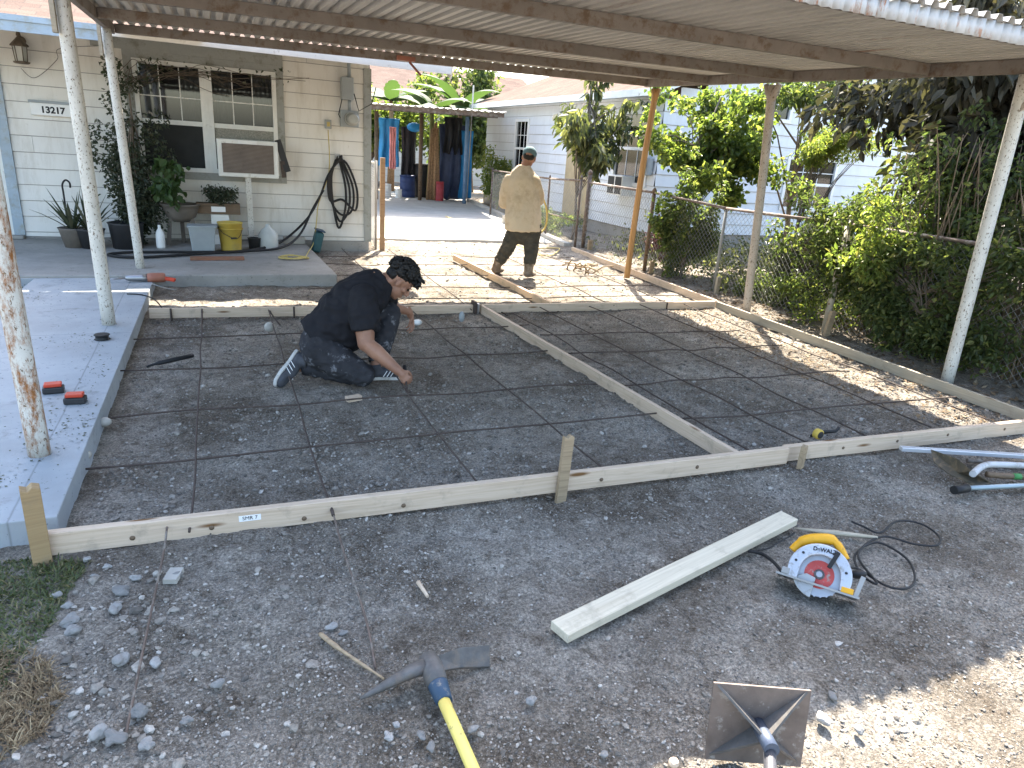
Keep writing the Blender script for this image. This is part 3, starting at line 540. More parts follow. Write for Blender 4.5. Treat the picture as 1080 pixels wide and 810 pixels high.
# porch things
def bucket():
    p=G(244.5,266,.124)+V((0,.12,0)); t=thing('bucket','yellow plastic bucket with a wire handle on the porch','bucket',p)
    mb=MB(); mb.lathe([(.125,0),(.152,.36),(.158,.362),(.16,.375),(.152,.376),(.147,.365),(.12,.02)],n=28,close=False); mb.lathe([(.001,.005),(.125,.004)],close=False); mb.lathe([(.156,.29),(.163,.292),(.163,.3),(.156,.302)],n=28,close=False)
    mb.build('tub',m_yel,t); mb=MB(); mb.tube(smooth_path([(-.15,-.04,.32),(-.09,-.14,.25),(.03,-.175,.19),(.1,-.15,.2),(.155,-.02,.3)]),.004,5); mb.build('handle',m_dark,t)
    mb=MB(); mb.tube([(.0,-.178,.188),(.07,-.168,.19)],.011,8); mb.build('grip',m_dark,t)
bucket()
p=G(215,267,.124)+V((0,.1,0)); t=thing('storage_bin','clear grey plastic bin standing left of the yellow bucket','bin',p)
mb=MB(); mb.add([(-.13,-.1,0),(.13,-.1,0),(.13,.1,0),(-.13,.1,0),(-.16,-.12,.33),(.16,-.12,.33),(.16,.12,.33),(-.16,.12,.33)],[(3,2,1,0),(0,1,5,4),(1,2,6,5),(2,3,7,6),(3,0,4,7)]); mb.build('bin_body',m_greyplastic,t,bevel=.01)
mb=MB(); mb.bb(-.175,.175,-.135,.135,.325,.345); mb.build('rim',m_greyplastic,t,bevel=.005)
p=G(170,262,.124)+V((0,.03,0)); t=thing('spray_bottle','white spray bottle without its head standing on the porch','bottle',p); mb=MB(); mb.lathe([(.05,0),(.055,.02),(.055,.17),(.04,.22),(.018,.255),(.018,.3)],n=16); mb.build('bottle_body',m_white2,t); mb=MB(); mb.lathe([(.02,0),(.02,.03)],(0,0,.3),12); mb.build('cap',m_dark,t)
# raised brown planter trough on legs
t=thing('wash_basin_planter','grey brown half barrel planter on legs below the window','planter',(-.42,10.42,.124))
mb=MB(); mb.lathe([(.02,.3),(.1,.31),(.18,.37),(.22,.46),(.235,.52),(.25,.525),(.25,.545),(.225,.545),(.2,.5)],n=26); mb.build('bowl',m_clay,t)
for sx,sy in ((-.16,-.08),(.16,-.08),(0,.16)): mb=MB(); mb.bar((sx*1.1,sy*1.1,0),(sx*.8,sy*.8,.42),.05,.05,(1,0,0)); mb.build('leg',m_clay,t)
def heart_plant():
    plant('heart_leaf_plant','plant with broad green heart shaped leaves growing from the half barrel planter','plant',(-.5,10.4,.6),(-.5,10.25,.98),(.24,.2,.3),16,.11,300,.1,lf_vine2,.8,1.1,.012,31,limbn=10)
heart_plant()
t=thing('window_box','dark planter box on white blocks beside the half barrel','planter box',(.05,10.5,.124)); mb=MB(); mb.bb(-.28,.28,-.1,.1,.42,.56); mb.build('box',m_darkwood,t,bevel=.005)
mb=MB(); mb.bb(-.09,.09,-.108,-.1005,.45,.52); mb.build('white_tag',m_white2,t)
t=thing('block_stack','stack of white blocks under the dark planter box','block stack',(.08,10.5,.124))
for k in range(3): mb=MB(); mb.bb(-.13,.1,-.08,.1,.003+.139*k,.137+.139*k); mb.build('block',m_white if k!=1 else m_block,t,bevel=.006)
plant('potted_plant','bushy small leaved plant growing in the dark planter box','plant',(.05,10.5,.68),(.05,10.45,.84),(.34,.12,.11),26,.07,1500,.035,lf_vine,.6,.2,.008,32)
p=G(269,263,.124)+V((0,.06,0)); mb=MB(); mb.lathe([(.07,0),(.085,.14),(.09,.15),(.08,.15),(.06,.02)],n=18); tag(mb.build('flower_pot',m_dark,loc=p),'small black plastic pot right of the yellow bucket','pot')
p=G(284,263,.124)+V((0,.1,0)); mb=MB(); mb.lathe([(.12,0),(.13,.02),(.13,.18),(.09,.25),(.03,.3),(.03,.33)],n=20); tag(mb.build('water_jug',M('jug_plastic',(.5,.52,.5),.25,.1),loc=p),'cloudy round water jug right of the support post','jug')
p=G(230,274.5,.124); mb=MB(); mb.bar((-.31,0,.022),(.3,.03,.022),.09,.04); tag(mb.build('board_offcut',wood('redwood',(.2,.09,.05),(.28,.13,.08)),loc=p,bevel=.004),'short reddish board lying on the porch in front of the bucket','board')
p=G(336,268); t=thing('crate','faded teal plastic crate leaning at the porch end below the hose','crate',p+V((0,.1,0))); mb=MB(); rt=Matrix.Rotation(R_(14),3,'Y'); mb.box((0,0,.17),(.12,.24,.3),rt); mb.build('crate_body',m_teal,t,bevel=.03); mb=MB(); mb.box((.04,0,.335),(.14,.25,.02),rt); mb.build('crate_lid',m_bluep,t,bevel=.01)
mb=MB(); mb.bb(-.15,.15,-.06,.06,0,.1); tag(mb.build('concrete_block',m_block,loc=(1.05,10.62,.126),bevel=.01),'grey concrete block at the foot of the wall by the hose','block')
# aloe pots
for i,(x,y,label) in enumerate(((78,262,'spiky aloe in a clay pot nearest the door'),(96,263,'spiky aloe in a dark pot behind the middle left post'))):
    p=G(x,y,.124)+V((0,.12,0)); t=thing('potted_aloe',label,'potted plant',p,'aloe pots by the door')
    mb=MB(); mb.lathe([(.11,0),(.16,.22),(.17,.24),(.15,.24),(.1,.18)],n=18); mb.build('pot',m_clay if i==0 else m_dark,t)
    rg=random.Random(5+i); lm=MB()
    for k in range(15):
        a=k*2.4+i; tl=rg.uniform(.25,.9); L=rg.uniform(.4,.66); d=V((math.cos(a)*math.sin(tl),math.sin(a)*math.sin(tl),math.cos(tl))); s=d.cross(V((0,0,1))).normalized(); 
        prev=None; pts=[V((0,0,.2))+d*L*q+V((0,0,-.25*q*q*math.sin(tl)*L)) for q in(0,.35,.7,1)]; ws=[.026,.022,.014,.001]; vs=[]
        for q,w_ in zip(pts,ws): vs+= [q-s*w_,q+V((0,0,-w_*.5)),q+s*w_]
        fs=[]; 
        for j in range(3): fs+= [(j*3,j*3+1,j*3+4,j*3+3),(j*3+1,j*3+2,j*3+5,j*3+4)]
        lm.add(vs,fs,True)
    lm.build('foliage',lf_vine,t)
p=G(71,262,.124)+V((.0,.25,0)); mb=MB(); mb.tube([V(q) for q in smooth_path([(0,0,0),(0,0,.6),(0,0,.74),(.04,0,.8),(.08,0,.77),(.08,0,.71)],6)],.011,7); tag(mb.build('walking_cane',m_black,loc=p),'black crook handled cane stuck among the aloe leaves','cane')
# dark climbing shrub by the window
plant('climbing_shrub','tall dark climbing shrub growing up beside the window behind the posts','shrub',(-.98,10.42,.1),(-.98,10.38,.85),(.3,.25,.8),90,.14,8000,.05,lf_vine,.55,.3,.03,33,top=(-.9,10.45,2.0),limbn=60,
      extra=[(-.62+.12*math.cos(k),10.5,1.2+.1*k,.1) for k in range(6)]+[(-1.4,10.5,1.1+.1*k,.07) for k in range(5)]+[(-1.0+.1*math.sin(k*2),10.5,1.6+.12*k,.1) for k in range(7)])
p=G(135,262,.124)+V((0,.05,0)); mb=MB(); mb.lathe([(.17,0),(.2,.3),(.215,.32),(.19,.32),(.15,.25)],n=20); tag(mb.build('plant_pot',m_dark,loc=p),'large black pot at the base of the dark climbing shrub','pot')
rg=random.Random(3); vine=MB()
for k in range(16):
    x=-1.1+rg.random()*.2; pts=[(x,YH-.06,2.0)]; z=2.1
    dx=rg.uniform(.02,.28)
    for j in range(9): x+=dx*rg.uniform(.5,1.3); z=min(2.55,z+rg.uniform(.02,.1)) if j<4 else z+rg.uniform(-.09,.05); pts.append((x,YH-.08-rg.random()*.05,min(z,2.56)))
    vine.tube(smooth_path(pts,4),.0035,4)
tv=thing('dry_vine','thin dry vine strands creeping along the wall under the eave','vine',(0,0,0)); vine.build('stem',m_bark,tv)
leafmesh('foliage',[(-.2+.3*k,YH-.12,2.35+.06*math.sin(k*2),.1) for k in range(5)]+[(-1.0+.1*k,YH-.14,2.1+.05*k,.12) for k in range(6)],170,.05,lf_vine,tv,np.random.default_rng(4))
cord('lantern_wire','thin sagging wire running from the lantern across the wall','wire',[AT(22,72,YH-.03),AT(37,82,YH-.03),AT(60,63,YH-.03),AT(64,51,YH-.03),AT(120,48,YH-.03)],.003,m_dark)
# ------------------------------------------------------------------ carport
cp=thing('carport','low carport with brown corrugated metal roof on thin pipe posts','carport',(2.4,5.8,0)); CO=V((2.4,5.8,0))
XL,XR=-.9,5.62
def zb(Y,X=2.4): return 2.425+.03*(Y-2.95)-.0105*(XR-X)*(Y-2.95)/6
def cpb(name,mb,mat,bevel=0,label=None):
    mb.v=[tuple(V(q)-CO) for q in mb.v]; o=mb.build(name,mat,cp,bevel=bevel)
    if label: o['label']=label
    return o
pitch=.105; prof=[(0,0),(.28,0),(.42,1),(.72,1),(.86,0)]
xs=[];hs=[]; x=XL
while x<XR+.05:
    for a,h_ in prof: xs.append(x+a*pitch); hs.append(h_*.03)
    x+=pitch
vs=[];fs=[]; ys=[2.9,4.5,6.2,7.8,None]; k=len(xs)
for yy in ys:
    for x,h_ in zip(xs,hs):
        Y=yy if yy else 9.19-.4*(x-XL)/(XR-XL); vs.append((x,Y,zb(Y,x)+.091+h_))
for i in range(len(ys)-1):
    for j in range(k-1): fs.append((i*k+j,i*k+j+1,(i+1)*k+j+1,(i+1)*k+j))
mb=MB(); mb.add(vs,fs); o=cpb('roof_sheet',mb,m_roof); sm=o.modifiers.new('thick','SOLIDIFY'); sm.thickness=.0015; sm.offset=1
for Y,Yr in ((4.55,4.45),(6.35,6.0),(7.8,7.4),(9.13,8.73)):
    mb=MB(); mb.bar((XL+.05,Y,zb(Y,XL)+.045),(XR-.055,Yr,zb(Yr,XR)+.045),.05,.09); cpb('beam',mb,m_beam,.004)
for X in (XL+.02,XR-.025):
    mb=MB(); yb_=9.17 if X<0 else 8.77; mb.bar((X,2.96,zb(2.96,X)+.04),(X,yb_,zb(yb_,X)+.04),.05,.1); cpb('side_beam',mb,m_beam,.004)
# front fascia, corrugated strip hanging on the front edge
vs=[];fs=[]; nseg=260
for i in range(nseg+1):
    x=XL+(XR-XL)*i/nseg; o_=.015*math.sin(2*PI*x/.076); vs+=[(x,2.93+o_,zb(2.95)-.003),(x,2.93+o_,zb(2.95)+.09)]
for i in range(nseg): fs.append((2*i,2*i+2,2*i+3,2*i+1))
mb=MB(); mb.add(vs,fs,True); mb2=MB(); o=cpb('fascia',mb,m_fascia); o.modifiers.new('thick','SOLIDIFY').thickness=.002
mb=MB(); mb.bar((XL+.05,2.965,zb(2.95)+.045),(XR-.055,2.965,zb(2.95)+.045),.03,.08); cpb('beam',mb,m_beam)
# posts
def post(b,t,r,mat,label,fork=0,name='post',bend=0):
    b,t=V(b),V(t); mb=MB(); mid=b.lerp(t,.55)+V((bend,0,0)); mb.tube(smooth_path([b,mid,t],5),r,18); cpb(name,mb,mat,label=label)
    if fork:
        mb=MB(); mb.tube([t.lerp(b,.075),t+V((0,-.16*fork,.005))],r*.7,10); mb.tube([t.lerp(b,.075),t+V((0,.16*fork,.005))],r*.7,10); cpb('post_brace',mb,mat)
Z1=.095
P1=G(42,479,.1); P2=G(115,342,.1); P3=G(149,284,.1); P4=G(661,293); P5=G(787,329); P6=G(998,405)
post(P1,(XL+.02,P1.y-.03,zb(P1.y)-.01),.048,m_post_rust,'left front post streaked with orange rust')
post(P2,(XL+.02,P2.y,zb(P2.y)-.01),.05,m_post,'chipped off white middle left post')
post((P3.x,8.6,Z1),(XL+.02,8.62,zb(8.62,XL)-.01),.045,m_post,'chipped off white rear left post')
post(P4,(XR-.03,P4.y+.03,zb(8.5)-.01),.042,m_polewood,'bare orange brown wooden pole',.45,bend=-.02)
post(P5,(XR-.0,P5.y+.02,zb(P5.y)-.01),.047,m_post_pink,'pinkish white middle right post',.6,bend=.01)
post(P6,(XR-.02,P6.y,zb(P6.y)-.01),.05,m_post,'speckled white front right post',0)
for pt in (P2,V((P3.x,8.6,0))):
    mb=MB(); mb.bar((XL-.035,pt.y-.06,zb(pt.y)-.3),(XL-.035,pt.y-.06,zb(pt.y)+.05),.03,.06,(0,1,0)); cpb('wooden_cleat',mb,m_pine2)
mb=MB(); mb.bar((XR-.02,P6.y+.02,zb(P6.y)-.3),(XR-.02,P6.y-.3,zb(P6.y)+.02),.05,.04); cpb('post_brace',mb,m_post_pink)
t=tag(MB().bar((-.8,9.24,2.6),(.0,9.25,2.59),.09,.03).build('scrap_plank',m_pine2),'loose pale plank lying between the house eave and the carport roof','plank')
mb=MB(); mb.tube([(2.25,8.72,2.55),(2.4,8.75,2.42)],.014,6); mb.box((2.2,8.7,2.58),(.22,.05,.05)); tag(mb.build('floodlight_bracket',m_orange),'small rusty bracket fixed under the rear roof edge near the house corner','bracket')
# ------------------------------------------------------------------ formwork boards
def board(name,label,a,b,h,th,mat,group=None,cat='board',z=None,bev=.003,knots=None,lean=0):
    a,b=V(a),V(b); d=b-a; L=d.length; mb=MB(); mb.bb(0,L,-th/2,th/2,0,h); o=mb.build(name,mat,bevel=bev); o.location=a
    o.rotation_euler=(lean,-math.asin(max(-1,min(1,d.z/L))),math.atan2(d.y,d.x)); return tag(o,label,cat,group)
gB='pale pine formwork boards set on edge'
Ff=lambda x,y:G(x,y)
a=V((-.72,2.86,-.005)); b=V((3.02,2.735,.005)); fb=board('form_board','long new pine board on edge across the front, carrying the white sticker',a,b,.1,.038,m_pine,gB)
fb2=board('form_board','right hand front board on edge butting against the stake by the tape',(3.03,2.77,0),(5.6,2.66,.004),.096,.038,m_pine,gB)
bb=board('form_board','rear crossing board on edge behind the kneeling man',(-.6,6.76,0),(2.44,6.62,0),.088,.038,m_pine,gB)
bb2=board('form_board','rear crossing board on edge to the right of the metal clamp',(2.5,6.63,0),(5.5,6.52,0),.088,.038,m_pine,gB)
mid=board('form_board','middle board on edge dividing the two front bays',(2.69,2.785,0),(2.52,6.58,0),.09,.038,m_pine,gB)
mid2=board('form_board','short orange tinted board on edge in the sunlit rear bay',(3.36,6.66,0),(3.31,9.95,0),.088,.038,wood('pine_orange',(.6,.4,.23),(.66,.47,.3)),gB)
rb=board('form_board','right side board on edge nearest the camera, next to the white posts',(5.42,2.74,0),(5.52,6.5,0),.088,.03,m_pine2,gB)
rb2=board('form_board','right side board on edge beside the wooden pole',(5.56,6.55,0),(5.83,10.9,0),.088,.03,m_pine,gB)
# sticker
st=MB().bb(0,.09,-.0005,.0005,0,.028).build('sticker',m_white2,fb); p0=AT(216,552,2.84); st.location=(.73,-.0202,.052); text_mesh('SMR 7',.024,m_black,fb,Matrix.Translation((.775,-.0212,.066))@FRONT,ext=.0003)
for xx in (.32,.62,1.0,1.45,2.5,3.1): MB().lathe([(.004,0),(.011,.0005),(.011,.002),(.004,.004)],(0,0,0),10,Matrix.Rotation(PI/2,3,'X')).build('knot',m_darkwood,fb,loc=(xx,-.0192,.03+.03*((xx*7)%1)))
for xx in (.45,.9,1.35,1.9): MB().lathe([(.004,0),(.01,.0005),(.01,.002),(.004,.004)],(0,0,0),10,Matrix.Rotation(PI/2,3,'X')).build('knot',m_darkwood,fb2,loc=(xx,-.0192,.045+.02*((xx*5)%1)))
# stakes
gS='wooden stakes holding the formwork'
def stake(px,py,label,h,w_,th,mat,tilt=0,off=(0,0),rz=0):
    p=G(px,py); mb=MB(); hw=w_/2; mb.prism([(-hw,-.12),(hw,-.12),(hw,h-.01),(hw*.2,h),(-hw*.3,h-.015),(-hw,h-.004)],((0,0,0),(1,0,0),(0,0,1),(0,1,0)),th)
    o=mb.build('stake',mat,bevel=.003); o.location=(p.x+off[0],p.y+off[1],0); o.rotation_euler=(0,tilt,rz); return tag(o,label,'stake',gS)
stake(47,578,'thick square yellowish stake at the left end of the front board',.32,.065,.055,wood('stake_yellow',(.3,.2,.1),(.34,.235,.12)),0.,(.005,-.075),.25)
stake(586,515,'weathered brown stake in the middle of the front board',.33,.055,.028,m_oldwood,.03,(0,-.065))
stake(836,487,'dark edged stake beside the tape at the front board joint',.135,.05,.03,m_oldwood,.05,(0,-.06),.5)
stake(622,268,'square pale stake behind the far right board by the fence gate',.25,.09,.04,m_oldwood,0,(0.02,.05))
stake(686,290,'short brown stake beside the wooden pole',.22,.06,.03,m_oldwood)
stake(755,312,'short round topped grey stake behind the right board',.26,.06,.04,m_pine2)
stake(870,357,'brown stake nailed at the foot of the leaning fence post',.3,.07,.035,m_oldwood,.12)
# clamp and pins
def pin(x,y,z0,z1,label,r=.009): 
    o=MB().tube([(0,0,z0),(0,0,z1)],r,7).build('steel_pin',m_rebar,loc=(x,y,0)); return tag(o,label,'pin','steel pins driven beside the rear board')
for (px_,lab) in ((181,'steel pin in front of the rear board nearest the walkway'),(311,'steel pin at the rear board just left of the kneeling man'),(724,'steel pin at the rear board nearest the right boards')):
    q=G(px_,335); yb=6.76-.036*(q.x+.6)-.032 if q.x<2.5 else 6.63-.0367*(q.x-2.5)-.032; pin(q.x,yb,-.05,.092,lab)
t=thing('metal_clamp','dark metal clamp joining the rear board and the middle board','clamp',(2.44,6.58,0)); mb=MB(); mb.bb(-.012,.012,-.03,.09,-.05,.13); mb.build('jaw',m_rebar,t); mb=MB(); mb.bb(.02,.04,-.03,.0,-.02,.11); mb.build('plate',m_steel,t)
# ------------------------------------------------------------------ rebar
gR='thin rusty rebar rods laid in a grid'
def rebar(label,a,b,r=.0055,z=.04,wob=.007,seed=0):
    rg=random.Random(seed); a,b=V((a[0],a[1],z)),V((b[0],b[1],z)); n=9; pts=[a.lerp(b,i/n)+V((rg.uniform(-wob,wob),rg.uniform(-wob,wob),rg.uniform(-.012,.012))) for i in range(n+1)]
    return tag(MB().tube(smooth_path(pts,3),r,6).build('rebar_rod',m_rebar),label,'rebar',gR)
ys_=[5.92,5.09,4.24,3.56]
nm=['farthest','second','third','nearest']
for i,y in enumerate(ys_): rebar('%s crosswise rod in the left front bay, counted from the rear board'%nm[i],(-.66,y-.01),(2.75 if i in(3,0) else 2.56,y-.04),seed=i)
for i,(x0,x1) in enumerate(((-.16,-.18),(.41,.4),(1.1,1.13),(1.76,1.84))): rebar('%s lengthwise rod of the left front bay, counted from the walkway'%['first','second','third','fourth'][i],(x0,6.78),(x1,2.8),z=.055,seed=10+i)
for i,y in enumerate((5.5,4.91,4.11,3.38)): rebar('%s crosswise rod in the right front bay, counted from the rear board'%nm[i],(2.7,y+.02),(4.95 if i<3 else 5.3,y-.1),seed=20+i)
for i,(x0,x1,y0) in enumerate(((2.79,2.82,6.4),(3.2,3.28,6.62),(3.8,3.82,6.64),(4.45,4.38,6.6),(5.05,5.0,6.6))): rebar('%s lengthwise rod of the right front bay, counted from the middle board'%['first','second','third','fourth','fifth'][i],(x0,y0),(x1,2.82),z=.055,seed=30+i)
for i,y in enumerate((7.15,7.8,8.55,9.36,10.1)): rebar('%s crosswise rod in the sunlit rear bay, counted from the rear board'%['first','second','third','fourth','fifth'][i],(.9,y),(5.4,y-.1),seed=40+i)
for i,x in enumerate((1.7,2.4,4.1,4.9)): rebar('%s lengthwise rod in the sunlit rear bay, counted from the left'%['first','second','third','fourth'][i],(x,6.55),(x+.04,10.6),z=.055,seed=50+i)
# dowels sticking through the boards
gD='short bent dowels poking through the boards'
def dowel(px,py,Y,dx,label):
    p=AT(px,py,Y); o=MB().tube([p+V((0,.03,0)),p+V((0,-.02,0)),p+V((dx,-.13,-.035)),p+V((dx*2,-.3,-.05))],.008,6).build('dowel',m_rebar); tag(o,label,'dowel',gD)
for px_,py_2,dx,lab in ((213,327,.0,'dowel through the rear board above the first lengthwise rod'),(285,329,.03,'dowel through the rear board left of the kneeling man'),(527,328,.06,'dowel through the rear board just right of the metal clamp'),(584,326,.06,'dowel through the rear board right of the orange tinted board'),(675,323,.05,'dowel through the rear board below the wooden pole'),(728,322,.05,'dowel through the rear board near its right end')):
    dowel(px_,py_2,6.64,dx,lab)
a=AT(176,557,2.82); b=G(131,783,.012)
tag(MB().tube(smooth_path([a+V((0,.05,0)),a+V((0,-.03,0)),G(172,585,.05),G(152,680,.025),b],5),.0045,6).build('steel_rod',m_rustpipe),'thin brown steel rod leaning from the front board down to the dirt','rod')
tag(MB().tube([AT(350,537,2.8)+V((0,.03,0)),AT(350,537,2.8)+V((0,-.04,-.01))],.008,8).build('dowel',m_rebar),'black dowel end in the front board left of the middle stake','dowel',gD)
tag(MB().tube(smooth_path([AT(350,537,2.82)+V((0,.03,0)),AT(350,537,2.82)+V((0,-.03,0)),G(362,580,.04),G(385,650,.018),G(396,705,.01)],5),.0045,6).build('steel_rod',m_rustpipe),'thin brown steel rod running from the front board towards the pick','rod')
# ------------------------------------------------------------------ loose wood
def flatboard(name,label,q,th,mat,cat='board',z=.015):
    a,b,c=[V(p) for p in q]; # a,b ends of far long edge; c = near edge start
    d=(b-a); L=d.length; w_=abs((c-a).cross(d.normalized()).z); mb=MB(); mb.bb(0,L,-w_,0,0,th); o=mb.build(name,mat,bevel=.003); o.location=(a.x,a.y,z); o.rotation_euler=(.01,-.005,math.atan2(d.y,d.x)); return tag(o,label,cat)
flatboard('plank','clean pale plank lying flat on the dirt in front of the forms',(G(581,656,.045),G(823,541,.045),G(600,671,.045)),.036,wood('pale_plank',(.5,.44,.33),(.58,.52,.4)))
tag(MB().tube([G(838,557,.02),G(880,562,.022),G(925,567,.015)],[.004,.014,.008],6).build('wood_sliver',m_pine2),'split pale wood sliver lying behind the circular saw','wood piece')
tag(MB().tube([G(441,614,.015),G(451,629,.012)],[.01,.007],6).build('wood_chip',m_pine),'small pale stick above the pick','wood piece')
tag(MB().tube(smooth_path([G(337,668,.015),G(352,680,.03),G(372,694,.025),G(405,716,.01)],5),[.004]+[.009]*6+[.006]*6+[.004]*3,6).build('dry_root',m_oldwood),'dry crooked root lying left of the pick','root')
tag(MB().box(G(373,420,.022),(.1,.05,.03),Matrix.Rotation(.3,3,'Z')).build('wood_chip',m_pine),'pale wood chip just below the kneeling man','wood piece')
tag(MB().ell(G(440,340,.03),(.05,.035,.03)).build('crumpled_paper',m_white2),'crumpled white scrap behind the far hand of the kneeling man','paper scrap')
tag(MB().ell(G(487,334,.05),(.03,.025,.055)).build('plastic_bottle',m_greyplastic),'clear crushed plastic bottle below the metal clamp','bottle')
tag(MB().ell(G(284,345,.03),(.045,.04,.045)).build('concrete_lump',m_block),'pale concrete lump below the rear board left of the kneeling man','stone')
tag(MB().box(G(183,607,.015),(.05,.08,.02),Matrix.Rotation(-.3,3,'Z')).build('concrete_chip',m_block),'flat rectangular concrete chip right of the thin steel rod','stone')
for i,(x,y) in enumerate(((110,445),(88,480))): tag(MB().ell(G(x,y,.03),(.04,.03,.028),8,6).build('rubble_piece',m_block),['white rubble lump against the walkway edge, the farther one','white rubble lump against the walkway edge near the front stake'][i],'rubble')
# root debris in rear bay
rt=MB(); rg=random.Random(8)
for k in range(14):
    c=G(619,283,.04)+V((rg.uniform(-.25,.25),rg.uniform(-.2,.2),0)); d=V((rg.uniform(-1,1),rg.uniform(-.6,.6),rg.uniform(0,.5)))*.22; rt.tube([c-d,c+V((0,0,.05)),c+d],.011,5)
tag(rt.build('root_clump',m_oldwood),'tangle of dug up roots lying against the far right board','roots')
# crowbar
tag(MB().tube(smooth_path([G(155,387,.02),G(163,384,.03),G(185,379,.045),G(203,375,.04)],4),[.009]*5+[.017]*8,8).build('pry_bar',m_black),'black pry bar with thick grip lying on the rods near the walkway','pry bar')
# walkway tools
def batt(px,py,rz,label):
    p=G(px,py,.1); t=thing('tool_battery',label,'battery',p,'tool batteries on the walkway',rz); mb=MB(); mb.bb(-.055,.055,-.035,.035,.002,.04); mb.build('case',m_dark,t,bevel=.008); mb=MB(); mb.bb(-.045,.045,-.03,.03,.041,.062); mb.build('clip',m_red,t,bevel=.006)
batt(57,414,.1,'black and red battery touching the rusty post'); batt(80,425,-.05,'red topped black battery right of the rusty post')
p=G(108,358,.1); t=thing('wire_spool','small black round spool on the walkway','spool',p); mb=MB(); mb.lathe([(.05,0),(.055,.005),(.045,.012),(.045,.03),(.055,.037),(.05,.042)],n=20); mb.build('spool_body',m_black,t); 
p=G(150,297,.1); t=thing('rotary_drill','red and tan power drill lying at the walkway corner','drill',p+V((.05,0,.04)),rz=.05)
mb=MB(); rz=Matrix.Rotation(PI/2,3,'Y'); mb.lathe([(.02,-.2),(.03,-.17),(.035,-.05),(.04,0)],n=12,rot=rz); mb.build('gearbox',m_steel,t); mb=MB(); mb.lathe([(.045,0),(.05,.05),(.05,.15),(.04,.17)],n=14,rot=rz); mb.build('motor_case',m_orange,t)
mb=MB(); mb.bar((.12,0,0),(.26,-.05,-.02),.05,.035); mb.build('grip',m_red,t,bevel=.01); mb=MB(); mb.tube([(-.2,0,0),(-.42,-.02,-.02)],.008,6); mb.build('bit',m_steel,t)
cord('drill_lead','black lead with plug trailing on the walkway behind the post','cord',[G(134,310,.11),G(150,311,.108),G(163,316,.1),G(171,325,.03)],.006,m_black)
cord('tie_wire','pale bent wire lying at the walkway corner','wire',[G(160,299,.12),G(172,303,.09),G(186,306,.05)],.005,m_galv)
p=G(845,462,.01); t=thing('tape_measure','yellow and black tape measure behind the front board','tape measure',p); mb=MB(); mb.lathe([(.028,-.02),(.033,-.015),(.033,.015),(.028,.02)],(0,-.12,.08),18,Matrix.Rotation(PI/2,3,'X')); mb.build('case',m_yel,t); mb=MB(); mb.lathe([(.023,-.023),(.023,.023)],(0,-.12,.08),16,Matrix.Rotation(PI/2,3,'X')); mb.build('face',m_dark,t)
p=G(866,466,.01); t=thing('tin_snips','black handled pliers lying behind the front board by the tape','pliers',p+V((0,0,.05))); mb=MB(); mb.tube(smooth_path([(-.1,0,0),(0,.0,.02),(.1,.0,.015),(.14,.01,.03)],4),.011,6); mb.tube([(-.02,0,.01),(.1,.03,.0)],.01,6); mb.build('handle',m_black,t); 
# ------------------------------------------------------------------ circular saw
C0=G(864,606,.085); back=V((C0.x,C0.y,0)).normalized(); toc=-back
n_=(toc*.82+V((0,0,.57))).normalized(); cr=V(RM[:,0]); u_=(cr-n_*cr.dot(n_)).normalized(); v_=n_.cross(u_)
saw=thing('circular_saw','yellow handled circular saw with red centred blade lying on its side','circular saw',(0,0,0)); M4=Matrix((u_,v_,n_)).transposed().to_4x4(); M4.translation=C0; saw.matrix_world=M4@Matrix.Scale(.92,4)
t_in=R_(-21) # sole line tilt in image
d_=V((math.cos(t_in),math.sin(t_in),0)); e_=V((-d_.y,d_.x,0)); S=1.0
def L(a,b,c=0): return d_*a+e_*b+V((0,0,c))
def arc(r,a0,a1,n=20,c=(0,0)): return [(c[0]+r*math.cos(R_(a0+(a1-a0)*i/n)),c[1]+r*math.sin(R_(a0+(a1-a0)*i/n))) for i in range(n+1)]
FR=((0,0,0),d_,e_,(0,0,1))
mb=MB(); teeth=[]
for k in range(24*4): a=2*PI*k/96; r=.096 if k%4 else .101; teeth.append((r*math.cos(a),r*math.sin(a)))
mb.prism(teeth,FR,.003); mb.build('blade',m_steel,saw)
mb=MB(); mb.lathe([(.062,0),(.062,.0016)],(0,0,.0015),30); mb.build('blade_label',M('blade_red',(.48,.07,.06),.5,.25,dirt=(.3,.25,.22),dsc=40,dlo=.55,dhi=.65),saw)
mb=MB(); mb.lathe([(.022,0),(.022,.006),(.013,.007),(.013,.014)],(0,0,.003),20); mb.build('arbor',m_steel,saw)
mb=MB(); o1=arc(.132,-8,188,30); i1=arc(.083,172,8,24,(.002,.0)); mb.prism(o1+[(-.128,-.05),(-.085,-.05)]+i1+[(.09,-.045),(.128,-.045)],((0,0,.018),d_,e_,(0,0,1)),.05); gd=mb.build('upper_guard',M('guard_white',(.42,.44,.48),.35,.12,metal=.3,dirt=(.2,.18,.15),dsc=24,dlo=.52,dhi=.68),saw,bevel=.006)
mb=MB(); mb.prism([(-.118,-.05)]+arc(.112,205,262,12)+[(-.01,-.02),(-.05,-.012)],((0,0,.008),d_,e_,(0,0,1)),.02); mb.build('lower_guard',M('guard_grey',(.36,.36,.35),.35,.2,metal=.4,dirt=(.2,.18,.15),dsc=24),saw,bevel=.003)
mb=MB(); mb.box(L(.0,-.05,-.045),(.34,.004,.16),Matrix((d_,e_,V((0,0,1)))).transposed()); mb.build('sole_plate',m_steel,saw,bevel=.002)
mb=MB(); mb.box(L(.0,-.05,.038),(.345,.009,.008),Matrix((d_,e_,V((0,0,1)))).transposed()); mb.build('sole_edge',m_galv,saw)
